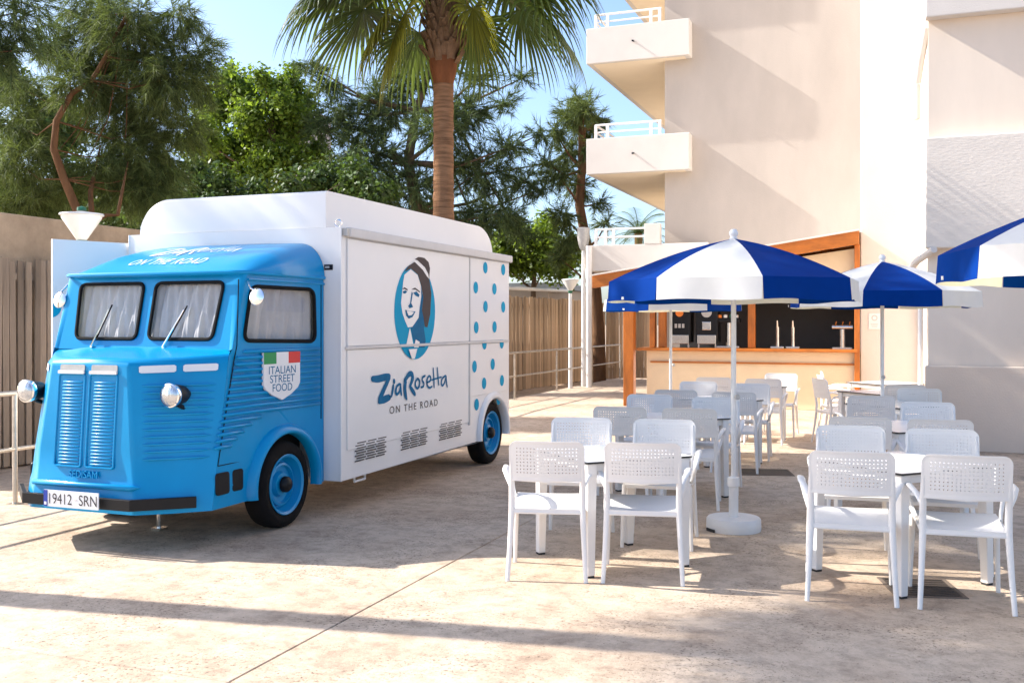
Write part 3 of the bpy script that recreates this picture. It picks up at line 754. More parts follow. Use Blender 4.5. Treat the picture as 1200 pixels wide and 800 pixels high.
# windscreen panel with two openings (plane leaning back)
def ws(u, s):      # s in 0..1 from foot to head
    return (CX + u, lerp(6.055, 6.185, s), lerp(1.385, 1.965, s))
S0, S1 = .135, .86
def pane(sgn):
    a, b = (.057, lerp(.632, .672, S0))
    q = [(.057, S0), (.636, S0), (.672, S1), (.057, S1)]
    return [(sgn * p[0], p[1]) for p in q]
def rq(c4, r=.055):
    c = [(p[0], p[1] * .594) for p in c4]
    return [(p[0], p[1] / .594) for p in rquad(c, r)]
holes = [rq(pane(1)), rq(pane(-1)[::-1])]
border = [(-.795, 0), (.795, 0), (.742, 1), (-.742, 1)]
vs, fs = fill2d([border] + holes)
p_ = MB(); p_.add([ws(v[0], v[1]) for v in vs], fs)
p_.build("windscreen_panel", M['blue'], truck)
def ring_strip(loop3, inner, width, depth, nrm, m, name, parent):
    """rubber seal following a closed 3D loop"""
    mb_ = MB(); mb_.tube(loop3, width / 2, 6, closed=True, flat=(1, depth / width), ref=nrm)
    return mb_.build(name, m, parent, smooth=True)
wn_ = Vector((0, -0.976, 0.219))
for sgn, lp in ((1, holes[0]), (-1, holes[1])):
    loop3 = [Vector(ws(p[0], p[1])) + wn_ * .006 for p in lp]
    w = MB(); w.add([Vector(ws(p[0], p[1])) - wn_ * .012 for p in lp], [tuple(range(len(lp)))])
    wo = w.build("windscreen", M['glass'], truck)
    ring_strip(loop3, 0, .028, .028, wn_, M['rubber'], "seal", wo)
    c = MB()
    u0, u1 = (-.03, .73) if sgn > 0 else (-.73, -.04)
    c.grid(lambda a, b, u0=u0, u1=u1: tuple(Vector(ws(lerp(u0, u1, a), lerp(S0 - .06, S1 + .05, b))) - wn_ * (.06 + .018 * math.sin(a * 44 + 2.2 * math.sin(b * 2.4 + a * 3)) + .008 * math.sin(a * 91 + b * 3))), 120, 8)
    c.build("curtain", M['curtain'], wo, smooth=True)
# side panels
ARC_Y, ARC_Z, ARC_R = 6.67, .335, .405
def side_panel(sgn):
    arc = []
    for k in range(25):
        a = math.radians(188 - 196 * k / 24)
        arc.append((ARC_Y + ARC_R * math.cos(a), max(.28, ARC_Z + ARC_R * math.sin(a))))
    outline = [(5.80, .28)] + arc + [(7.205, .28), (7.205, 1.965), (6.22, 1.965), (6.05, 1.40), (6.02, 1.352)]
    win = rquad([(6.165, 1.455), (7.075, 1.435), (7.055, 1.855), (6.255, 1.855)], .075)
    vs, fs = fill2d([outline, win])
    def at(y, z, off=0.0):
        u = side_u(y)
        if y < 6.03: u = lerp(.84, .818, (z - .28) / 1.08) if z < 1.36 else .818
        return (CX + sgn * (u + off), y, z)
    m_ = MB(); m_.add([at(v[0], v[1]) for v in vs], fs)
    so = m_.build("side_panel", M['blue'], truck)
    loop3 = [at(p[0], p[1], .006) for p in win]
    g_ = MB(); g_.add([at(p[0], p[1], -.012) for p in win], [tuple(range(len(win)))])
    go = g_.build("side_window", M['glass'], truck)
    ring_strip(loop3, 0, .030, .030, (sgn, 0, 0), M['rubber'], "seal", go)
    c = MB(); c.grid(lambda a, b: at(lerp(lerp(6.13, 6.24, b), 7.12, a), lerp(1.40, 1.88, b), -.06 - .018 * math.sin(a * 40 + 2.0 * math.sin(b * 2.2 + 4 * a)) - .008 * math.sin(a * 85)), 120, 8)
    c.build("curtain", M['curtain'], go, smooth=True)
    # corner pillar between windscreen panel and side
    def pil(a, b):
        P0 = Vector(ws(sgn * lerp(.795, .742, b), b))
        P2 = Vector(at(lerp(6.05, 6.22, b), lerp(1.40, 1.965, b)))
        P1 = Vector((lerp(P0.x, P2.x, .92), lerp(P0.y, P2.y, .25) - .01, lerp(P0.z, P2.z, .5)))
        return tuple(P0 * (1 - a) ** 2 + P1 * 2 * a * (1 - a) + P2 * a * a)
    q = MB(); q.grid(pil, 6, 6); q.build("corner_pillar", M['blue'], truck, smooth=60)
    # wheel-arch fender
    f = MB()
    prof = [(.392, -.03), (.395, .045), (.408, .060), (.432, .056), (.458, .03), (.472, -.004)]
    def fen(a, b):
        an = math.radians(190 - 200 * a); i = b * (len(prof) - 1); k = min(int(i), len(prof) - 2); t = i - k
        r = lerp(prof[k][0], prof[k + 1][0], t); off = lerp(prof[k][1], prof[k + 1][1], t)
        z = max(.28, ARC_Z + r * math.sin(an)); y = ARC_Y + r * math.cos(an)
        y = min(y, 7.19)
        return at(max(6.0, y), z, off)
    f.grid(fen, 40, 10); f.build("fender", M['blue'], truck, smooth=60)
    # corrugated ribs
    if True:
        for k in range(16):
            z = 1.375 - k * .0445
            y0 = lerp(6.075, 5.80, k / 15) + .03
            if z > .915: y1 = 7.15
            else:
                t = (.915 - z) / (.915 - .70); y1 = lerp(6.55, 6.02, min(1, t) ** .6)
            if k < 1: y0 += .05
            if sgn < 0: y0 += .16
            pts = [at(y0, z, 0.0), at(y0 + .02, z, .009), at(y1 - .02, z, .009), at(y1, z, 0)]
            MB().tube(pts, [.002, .014, .014, .002], 6, ref=(0, 0, 1)).build("rib", M['blue'], so, smooth=60)
    for y0, y1 in ((5.835, 5.985), (6.03, 6.15)):
        lp = rrect(y0, .375, y1, .53, .025)
        b_ = MB(); b_.prism([at(p[0], p[1], .004) for p in lp], (sgn * .010, 0, 0)); b_.build("lower_vent", M['black_plastic'], so)
    MB().tube([at(6.22, 1.905, .006), at(7.2, 1.905, .006)], .010, 6).build("moulding", M['blue'], so, smooth=True)
    if sgn > 0:
        MB().tube([at(6.115, 1.90, .001), at(6.095, 1.42, .001), at(6.06, 1.30, .001), at(5.87, .58, .001)], .004, 6).build("door_gap", M['rubber'], so)
        MB().tube([at(7.165, 1.90, .001), at(7.165, .80, .001)], .004, 6).build("door_gap", M['rubber'], so)
        MB().tube([at(5.87, .58, .001), at(6.22, .58, .001)], .004, 6).build("door_gap", M['rubber'], so)
    return at
at_r = side_panel(1); at_l = side_panel(-1)

# cab roof
def roof_z(u, y):
    t = min(1, max(0, (y - 6.13) / 1.07)); b = lerp(.80, .885, min(1, t * 2.5))
    h = .288 * (.42 * t + .58 * (1 - (1 - t) ** 2)) + .012
    e = max(0.0, (min(abs(u), b) - (b - .24)) / .24)
    return 1.955 + h * (1 - .05 * (u / b) ** 2) * math.sqrt(max(0, 1 - e ** 2.2))
def roof_pt(a, b):
    y = 6.13 + 1.075 * b
    t = b; bb = lerp(.80, .885, min(1, t * 2.5))
    ua = math.sin((a - .5) * math.pi)
    u = ua * bb
    yy = y + (.05 * abs(ua) ** 3 * (1 - b))
    return (CX + u, yy, roof_z(u, y))
r_ = MB(); r_.grid(roof_pt, 40, 24); r_.build("cab_roof", M['blue'], truck, smooth=60)
drip = MB(); drip.tube([at_l(7.2, 1.955, .008), at_l(6.25, 1.955, .012), (CX - .79, 6.15, 1.955), (CX - .74, 6.13, 1.955), (CX + .74, 6.13, 1.955), (CX + .79, 6.15, 1.955), at_r(6.25, 1.955, .012), at_r(7.2, 1.955, .008)], .016, 8)
drip.build("drip_rail", M['blue'], truck, smooth=True)
mo = MB(); mo.tube([ws(-.74, .965), ws(.74, .965)], .010, 6); mo.build("moulding", M['blue'], truck, smooth=True)
# dark cabin liner so nothing shows through behind the curtains
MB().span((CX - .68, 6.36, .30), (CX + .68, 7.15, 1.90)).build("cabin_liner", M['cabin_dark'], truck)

# roof lettering
xs_ = [p[0] for s in LOGO for p in s]; zs_ = [p[1] for s in LOGO for p in s]
lx0, lx1, lz0, lz1 = min(xs_), max(xs_), min(zs_), max(zs_)
rl = MB()
for s in LOGO:
    v2, f2 = stroke2d([((p[0] - (lx0 + lx1) / 2) / (lx1 - lx0) * .80, (p[1] - lz0) / (lz1 - lz0) * .36, p[2] * .80 / (lx1 - lx0) * 1.25) for p in s], 6)
    rl.add([(CX + a, 6.54 + b, roof_z(a, 6.54 + b) + .005) for a, b in v2], f2)
ro = rl.build("roof_name", M['print_white'], truck); tag(ro, kind="stuff")
vs, fs = text2d("ON THE ROAD", width=.70, height=.14, spacing=1.15)
t_ = MB(); t_.add([(CX + v[0], 6.36 + v[1], roof_z(v[0], 6.36 + v[1]) + .006) for v in vs], fs)
o = t_.build("roof_tagline", M['print_white'], truck); tag(o, kind="stuff")

# grille
def nf(u, z, off=0.0):
    n_, ny = nose_at(z); return (CX + u, ny - .006 * (1 - abs(u) / n_) - off, z)
for u0, u1 in ((-.262, -.022), (.022, .262)):
    lp = rquad([(u0, .585), (u1, .585), (u1 * .985 if u1 > 0 else u1, 1.225), (u0 if u0 > 0 else u0 * .985, 1.225)], .02, 4)
    gm = MB(); gm.tube([nf(p[0], p[1], .002) for p in lp], .0085, 6, closed=True, ref=(0, 1, 0))
    gf = gm.build("grille_frame", M['blue'], truck, smooth=True)
    for k in range(25):
        z = .605 + k * .0235
        MB().tube([nf(u0 + .035, z, .0), nf(u0 + .048, z, .003), nf(u1 - .028, z, .003), nf(u1 - .015, z, .0)], [.002, .0072, .0072, .002], 6).build("louver", M['blue'], gf, smooth=60)
    lp2 = rrect(u0 + .012, 1.236, u1 - .004, 1.292, .012, 3)
    sm = MB(); sm.prism([nf(p[0], p[1], .002) for p in lp2], (0, -.004, 0)); sm.build("air_slot", M['lamp_grey'], truck)
    sm = MB(); sm.prism([nf(p[0], p[1], .008) for p in rrect(u0 + .004, 1.228, u1 + .002, 1.252, .008, 3)], (0, -.012, 0)); sm.build("slot_sill", M['trim_white'], truck)
vs, fs = text2d("SEDISAM", width=.25, height=.05, extrude=.006)
t_ = MB(); t_.add([nf(v[0] + .01, .535 + v[1], .004 - v[2]) for v in vs], fs); t_.build("raised_lettering", M['blue'], truck)
# nose ledge, bumper, plate
n_, ny = nose_at(.462)
MB().tube([(CX - n_ - .03, ny + .02, .462), (CX - n_ + .01, ny - .012, .462), (CX + n_ - .01, ny - .012, .462), (CX + n_ + .035, ny + .02, .462)], [.004, .02, .02, .004], 8).build("nose_ledge", M['blue'], truck, smooth=60)
bp_ = MB()
path = [(CX - .80, 5.685), (CX - .475, 5.405), (CX + .475, 5.405), (CX + .80, 5.685)]
for k in range(3):
    a = Vector((*path[k], 0)); b = Vector((*path[k + 1], 0)); d = (b - a).normalized(); nn = Vector((d.y, -d.x, 0))
    pr = [a + Vector((0, 0, .315)), b + Vector((0, 0, .315)), b + Vector((0, 0, .392)), a + Vector((0, 0, .392))]
    if k != 1: pr = [p + Vector((0, 0, .001)) for p in pr]
    bp_.prism(pr, -nn * .03 if k == 1 else -nn * .03)
bp_.build("bumper", M['black_plastic'], truck, bevel=.004)
pl = MB(); pl.span((CX - .235, 5.365, .318), (CX + .245, 5.372, .432)); po = pl.build("number_plate", M['print_white'], truck)
MB().span((CX - .2345, 5.3635, .319), (CX - .20, 5.3645, .431)).build("plate_band", M['eu_blue'], po)
MB().span((CX - .228, 5.362, .33), (CX - .208, 5.363, .35)).build("plate_country", M['print_white'], po)
for body, u, w in (("19412", -.085, .20), ("SRN", .155, .155)):
    vs, fs = text2d(body, width=w, height=.072)
    t_ = MB(); t_.add([(CX + u + v[0], 5.3635, .375 + v[1]) for v in vs], fs); t_.build("plate_characters", M['print_dark'], po)
MB().span((CX + .035, 5.363, .372), (CX + .06, 5.3645, .379)).build("plate_dash", M['trim_white'], po)
# pale air slots on the bonnet flank
def flank(t, z, off=0.0, sgn=1):
    n_, ny = nose_at(z); c_, cy_ = crease_at(z)
    bul = 4 * t * (1 - t) * .012
    d = Vector((cy_ - ny, -(c_ - n_), 0)).normalized()
    p = Vector((lerp(n_, c_, t) + bul, lerp(ny, cy_, t) - bul, z)) + d * off
    return (CX + sgn * p.x, p.y, z)
for sgn in (1, -1):
    for t0, t1 in ((.10, .47), (.54, .90)):
        lp = rrect(t0, 0, t1, 1, .0001, 1)
        lp = [(t0 + .02, 0), (t1 - .02, 0), (t1, .15), (t1, .85), (t1 - .02, 1), (t0 + .02, 1), (t0, .85), (t0, .15)]
        sm = MB(); sm.add([flank(p[0], lerp(1.235 + .014 * p[0], 1.285 + .014 * p[0], p[1]), .006, sgn) for p in lp], [tuple(range(8))])
        sm.build("bonnet_slot", M['print_white'], truck)
    for k in range(11 if sgn > 0 else 0):
        z = 1.15 - .05 * k
        MB().tube([flank(.12, z, -.004, sgn), flank(.20, z, .004, sgn), flank(.5, z, .004, sgn), flank(.80, z, .004, sgn), flank(.90, z, -.004, sgn)], [.003, .0085, .0085, .0085, .003], 6).build("rib", M['blue'], truck, smooth=60)
# headlamps
for sgn in (1, -1):
    Mx = Matrix.Translation((CX + sgn * .645, 5.60, 1.088)) @ Matrix.Rotation(math.pi / 2, 4, 'X')
    h = MB(); h.lathe([(.0001, -.19), (.03, -.185), (.062, -.13), (.075, -.06), (.079, -.012)], 24, Mx)
    ho = h.build("headlamp", M['black_plastic'], truck, smooth=60)
    h = MB(); h.lathe([(.078, -.03), (.083, -.012), (.083, .004), (.073, .010)], 28, Mx, caps=False); h.build("rim", M['chrome'], ho, smooth=True)
    h = MB(); h.lathe([(.075, .004), (.062, .018), (.035, .027), (.0001, .030)], 28, Mx); h.build("lens", M['lens'], ho, smooth=True)
    h = MB(); h.tube([(CX + sgn * .645, 5.68, 1.02), (CX + sgn * .635, 5.76, .99)], .016, 8); h.build("bracket", M['black_plastic'], ho)
# mirrors
for sgn, c, root in ((1, (CX + .955, 6.16, 1.775), at_r(6.20, 1.895)), (-1, (CX - .86, 6.13, 1.765), at_l(6.20, 1.895))):
    m_ = MB(); m_.lathe([(.0001, -.045), (.035, -.040), (.058, -.014), (.062, 0), (.055, .004), (.0001, .006)], 24, Matrix.Translation(c) @ Matrix.Rotation(math.pi / 2 - .15, 4, 'X') )
    mo = m_.build("wing_mirror", M['chrome'], truck, smooth=60)
    MB().tube([root, (lerp(root[0], c[0], .6), lerp(root[1], c[1], .6) - .02, lerp(root[2], c[2], .5)), (c[0], c[1] + .03, c[2] + .03)], .007, 8).build("stalk", M['chrome'], mo, smooth=True)
# wipers
for a, b in (((-.45, .03), (-.335, .52)), ((.225, .03), (.365, .50))):
    A = Vector(ws(*a)) + wn_ * .03; B = Vector(ws(*b)) + wn_ * .03
    w = MB(); w.tube([Vector(ws(*a)) + wn_ * .004, A], .012, 8); w.tube([A, lerp(A, B, .35), B], [.009, .007, .004], 6)
    wo = w.build("wiper", M['chrome'], truck, smooth=True)
    dv = (B - A); P0 = lerp(A, B, .22) + wn_ * -.004; P1 = B + dv * .12
    MB().tube([P0 - wn_ * .012, P1 - wn_ * .012], .006, 6).build("blade", M['rubber'], wo)
# shield badge
sy0, sy1 = 6.37, 6.83
def sp(y, z, off=.030): return at_r(y, z, off)
sy = lambda a: lerp(sy0, sy1, a); sz = lambda b: lerp(.995, 1.36, b)
out = [(0, 1), (0, .34), (.06, .24), (.25, .11), (.5, 0), (.75, .11), (.94, .24), (1, .34), (1, 1)]
b_ = MB(); b_.add([sp(sy(a), sz(b)) for a, b in out] + [sp(sy(a), sz(b), .012) for a, b in out], [tuple(range(9))] + [(i, (i + 1) % 9, 9 + (i + 1) % 9, 9 + i) for i in range(9)])
bo = b_.build("shield_badge", M['print_white'], truck)
for k, m in enumerate(('flag_green', 'print_white', 'flag_red')):
    f_ = MB(); f_.add([sp(sy(k / 3), sz(.765), .0315), sp(sy((k + 1) / 3), sz(.765), .0315), sp(sy((k + 1) / 3), sz(1.005), .0315), sp(sy(k / 3), sz(1.005), .0315)], [(0, 1, 2, 3)])
    f_.build("flag_stripe", M[m], bo)
for k, (wd, w) in enumerate((("ITALIAN", .74), ("STREET", .68), ("FOOD", .54))):
    vs, fs = text2d(wd, width=w * (sy1 - sy0), height=.058)
    t_ = MB(); t_.add([sp((sy0 + sy1) / 2 + v[0], sz(.635 - .185 * k) + v[1], .0315) for v in vs], fs); t_.build("badge_word", M['print_blue'], bo)

# wheels
def wheel(y, r, xo, sgn):
    Mx = Matrix.Translation((xo, y, r)) @ Matrix.Rotation(sgn * math.pi / 2, 4, 'Y')
    w = MB(); w.lathe([(r * .66, -.19), (r * .86, -.195), (r * .97, -.175), (r, -.14), (r, -.05), (r * .965, -.018), (r * .86, 0), (r * .72, -.006), (r * .68, -.03)], 48, Mx, caps=False)
    wo = w.build("wheel", M['tyre'], truck, smooth=60)
    rm = MB(); rm.lathe([(r * .70, -.004), (r * .685, .0), (r * .63, -.012), (r * .61, -.05), (r * .55, -.085), (r * .51, -.085), (r * .49, -.05), (r * .44, -.045), (r * .42, -.075), (r * .30, -.08), (r * .26, -.045), (.001, -.04)], 40, Mx, caps=False)
    rm.build("rim", M['blue_rim'], wo, smooth=25)
    hb = MB(); hb.lathe([(r * .185, -.03), (r * .18, .0), (r * .13, .018), (.0001, .024)], 24, Mx); hb.build("hub_cap", M['black_plastic'], wo, smooth=50)
wheel(6.67, .335, -4.405, 1); wheel(6.67, .335, 2 * CX + 4.405, -1)
wheel(10.55, .348, -4.262, 1); wheel(10.55, .348, -6.408, -1)

# box body
BX0, BX1, BY0, BY1, BZ0, BZ1 = -6.42, -4.25, 7.21, 11.04, .287, 2.37
arc = []
for k in range(21):
    a = math.radians(186 - 192 * k / 20); arc.append((10.55 + .40 * math.cos(a), max(BZ0, .345 + .41 * math.sin(a))))
arc = [p for p in arc if p[0] < BY1]
outl = [(BY0, BZ0)] + arc + [(BY1, max(BZ0, arc[-1][1]))] * (arc[-1][0] < BY1 - .01) + [(BY1, BZ1), (BY0, BZ1)]
vs, fs = fill2d([outl])
bx = MB()
for X_ in (BX0, BX1): bx.add([(X_, v[0], v[1]) for v in vs], fs)
bx.add([(BX0, BY0, BZ0), (BX1, BY0, BZ0), (BX1, BY0, BZ1), (BX0, BY0, BZ1), (BX0, BY1, .4), (BX1, BY1, .4), (BX1, BY1, BZ1), (BX0, BY1, BZ1)],
       [(0, 1, 2, 3), (4, 5, 6, 7), (3, 2, 6, 7)])
bx.add([(BX0, BY0, BZ0), (BX1, BY0, BZ0), (BX1, 10.14, BZ0), (BX0, 10.14, BZ0)], [(0, 1, 2, 3)])
body = bx.build("box_body", M['truck_white'], truck)
for X_ in (BX0, BX1):
    MB().tube([(X_, BY0, BZ0), (X_, BY0, BZ1)], .008, 6).build("corner_trim", M['truck_white'], body, smooth=True)
fl = MB()
def fen2(a, b):
    an = math.radians(188 - 205 * a); pr = [(.385, -.05), (.39, .025), (.41, .04), (.45, .034), (.475, .002)]
    i = b * 4; k = min(int(i), 3); t = i - k; r = lerp(pr[k][0], pr[k + 1][0], t); of = lerp(pr[k][1], pr[k + 1][1], t)
    return (BX1 + of, min(10.55 + r * math.cos(an), BY1 + .01), max(.30, .345 + r * math.sin(an)))
fl.grid(fen2, 36, 8); fl.build("fender", M['truck_white'], truck, smooth=60)
# hatch and panels on the serving side
def panel(y0, y1, z0, z1, name, off=.014):
    return MB().span((BX1 + .002, y0, z0), (BX1 + off, y1, z1)).build(name, M['truck_white'], truck, bevel=.005)
up = panel(7.30, 9.83, 1.392, 2.285, "serving_hatch")
panel(7.30, 9.83, .62 - .09, 1.362, "lower_panel", .010)
panel(9.875, 11.0, 1.392, 2.285, "rear_panel")
panel(9.875, 11.0, .80, 1.362, "rear_panel", .010)
MB().span((BX1 + .002, 7.27, 1.365), (BX1 + .026, 10.99, 1.390)).build("seam_rail", M['trim_white'], truck, bevel=.004)
MB().span((BX1 + .002, 9.838, .50), (BX1 + .017, 9.866, 2.285)).build("seam_post", M['trim_white'], truck, bevel=.003)
MB().span((BX1 + .002, 7.27, 2.292), (BX1 + .055, 11.03, 2.372)).build("awning_rail", M['trim_white'], truck, bevel=.012)
MB().span((BX1 + .002, 7.225, 2.30), (BX1 + .050, 7.266, 2.36)).build("rail_end", M['lamp_grey'], truck)
XP = BX1 + .0165
def flat(name, polys, m, x=XP, parent=truck, kind=None):
    mb_ = MB()
    for p in polys:
        v2, f2 = fill2d([p]); mb_.add([(x, v[0], v[1]) for v in v2], f2)
    o = mb_.build(name, m, parent)
    if kind: tag(o, kind=kind)
    return o
port = MB(); v2, f2 = fill2d([[p for p in PORT['circle']]])
port.add([(XP - .0008, v[0], v[1]) for v in v2], f2)
po_ = port.build("portrait_emblem", M['print_cyan'], truck)
LAY = [('bun', 'print_hair', .0), ('face', 'truck_white', .001), ('neck', 'print_blue', .0015), ('cheek', 'print_blue', .002), ('hair', 'print_hair', .0025), ('band', 'truck_white', .0035),
       ('collar', 'truck_white', .003), ('blouse', 'truck_white', .003), ('vee', 'truck_white', .012), ('mouth', 'print_blue', .003), ('teeth', 'truck_white', .004), ('nose', 'print_blue', .003),
       ('browL', 'print_hair', .003), ('browR', 'print_hair', .003), ('eyeL', 'print_blue', .003), ('eyeR', 'print_blue', .003)]
PN = {'browL': 'brow', 'browR': 'brow', 'eyeL': 'eye', 'eyeR': 'eye', 'vee': 'neckline', 'band': 'headband', 'nose': 'nose_shade', 'neck': 'neck_shade', 'cheek': 'cheek_shade', 'bun': 'hair_bun'}
for k, m, d in LAY: flat(PN.get(k, k), [PORT[k]], M[m], XP + d, po_)
lg = MB()
for i, s in enumerate(LOGO):
    v2, f2 = stroke2d([(p[0], p[1], p[2] * 1.15) for p in s], 6); lg.add([(XP - .002 + .0004 * (i % 4), a, b) for a, b in v2], f2)
o = lg.build("painted_name", M['print_blue'], truck); tag(o, kind="stuff")
vs, fs = text2d("ON THE ROAD", width=1.01, height=.066, spacing=1.3)
t_ = MB(); t_.add([(XP - .003, 8.54 + v[0], .803 + v[1]) for v in vs], fs); o = t_.build("painted_tagline", M['print_dark'], truck); tag(o, kind="stuff")
for y, z in DOTS:
    xx = XP if z > 1.39 else XP - .004
    pts = [(y + .064 * math.cos(a * math.pi / 12), z + .064 * math.sin(a * math.pi / 12)) for a in range(24)]
    pts = [(min(p[0], 10.995), p[1]) for p in pts]
    if z < .8: xx = BX1 + .004; pts = [p for p in pts]
    flat("polka_dot", [pts], M['print_cyan'], xx)
for y0 in (7.43, 8.27, 9.10):
    v = MB()
    for r in range(8):
        z = .418 + r * .0215
        for c in range(3):
            a = y0 + c * .183 + (r % 2) * .03
            v.span((BX1 + .003, a, z), (BX1 + .012, a + .15, z + .009))
    o = v.build("air_vent", M['print_dark'], truck); tag(o, kind="stuff")
MB().tube([(BX1 - .03, 7.48, .30), (BX1 - .03, 7.48, .245), (BX1 - .03, 7.66, .245), (BX1 - .03, 7.66, .30)], .011, 8).build("step_loop", M['white_metal'], truck, smooth=True)
lo = MB(); lo.tube([(BX1 - .04 + .03 * math.cos(a * math.pi / 8), 7.235, 2.405 + .03 * math.sin(a * math.pi / 8)) for a in range(16)], .006, 6, closed=True); lo.build("lifting_eye", M['chrome'], truck)
tg = MB().span((BX1 - .155, BY0 - .006, 2.02), (BX1 - .075, BY0 - .001, 2.065)).build("maker_tag", M['black_plastic'], truck)
MB().span((BX1 - .145, BY0 - .0075, 2.035), (BX1 - .105, BY0 - .0065, 2.052)).build("tag_print", M['lamp_grey'], tg)
# raised white roof
def rf(a, b):
    x = lerp(-6.31, -4.40, a); y = lerp(7.22, 10.90, b)
    return x, y
rv = MB()
NX, NY_ = 36, 36
def rz_(x, y):
    dl = max(0, .30 - (x + 6.31)) / .30; db = max(0, .45 - (10.90 - y)) / .45
    z = 2.372
    top = .306
    k = math.sqrt(max(0, 1 - dl * dl)); k2 = math.sqrt(max(0, 1 - db * db))
    fr = max(0, .035 - (y - 7.22)) / .035; k3 = .90 + .10 * math.sqrt(max(0, 1 - fr * fr))
    return z + top * k * k2 * k3
def spaced(a, b, n, pw):
    return [a + (b - a) * (1 - (1 - i / n) ** pw) for i in range(n + 1)]
xs2 = [-6.31 + 1.91 * (i / NX) ** 1.8 for i in range(NX + 1)]
ys2 = [7.22 + .035 * (i / 4) for i in range(5)] + [10.90 - 3.64 * (1 - j / 30) ** 1.8 for j in range(31)]
vs = [(x, y, rz_(x, y)) for y in ys2 for x in xs2]; fs = []
w1 = NX + 1
for j in range(len(ys2) - 1):
    for i in range(NX): fs.append((j * w1 + i, j * w1 + i + 1, (j + 1) * w1 + i + 1, (j + 1) * w1 + i))
nb = len(vs)
vs += [(x, 7.22, 2.372) for x in xs2]; fs += [(i, i + 1, nb + i + 1, nb + i) for i in range(NX)]
nb = len(vs)
vs += [(-4.40, y, 2.372) for y in ys2]; fs += [(j * w1 + NX, (j + 1) * w1 + NX, nb + j + 1, nb + j) for j in range(len(ys2) - 1)]
rv.add(vs, fs); rv.build("raised_roof", M['truck_white'], truck, smooth=35)
# open door on the far side
dr = MB(); a = Vector((-6.44, 7.25, 0)); b = Vector((-6.715, 6.62, 0)); nn = (b - a).normalized().cross(Vector((0, 0, 1)))
dr.prism([a + Vector((0, 0, .5)), b + Vector((0, 0, .5)), b + Vector((0, 0, 2.3)), a + Vector((0, 0, 2.3))], nn * .03)
do = dr.build("open_side_door", M['truck_white'], truck, bevel=.004)
dv = (a - b).normalized()
pts = [(max(0, .09 * math.cos(k * math.pi / 12) - .02), .09 * math.sin(k * math.pi / 12)) for k in range(24)]
dd = MB(); v2, f2 = fill2d([pts[:7] + pts[18:]])
for off in (-.003, .033):
    dd.add([tuple(b + dv * (.004 + v[0]) + nn * off + Vector((0, 0, 1.72 + v[1]))) for v in v2], f2)
dd.build("polka_dot", M['print_cyan'], do)
# chassis below
MB().span((-6.1, 5.9, .30), (-4.6, 10.95, .45)).build("chassis", M['cabin_dark'], truck)
for y in (6.67, 10.55): MB().tube([(-6.2, y, .335), (-4.5, y, .335)], .05, 10).build("axle", M['black_plastic'], truck)
j = MB(); j.tube([(-5.28, 6.25, .32), (-5.28, 6.25, .02)], .018, 8); j.box((-5.28, 6.25, .01), (.09, .09, .02)); j.build("jockey_leg", M['steel'], truck, smooth=True)

# ------------------------------------------------------------------ tables and chairs
M['chair'] = material("white_moulded_plastic", (0.85, 0.82, 0.78), 0.42, var=0.03, vscale=6, bump=0.03, bscale=120)
M['table_top'] = material("white_laminate", (0.80, 0.80, 0.80), 0.22, var=0.02, vscale=5)
M['table_edge'] = material("black_laminate_core", (0.02, 0.02, 0.02), 0.5)
M['foot'] = material("black_rubber_foot", (0.02, 0.02, 0.02), 0.7)

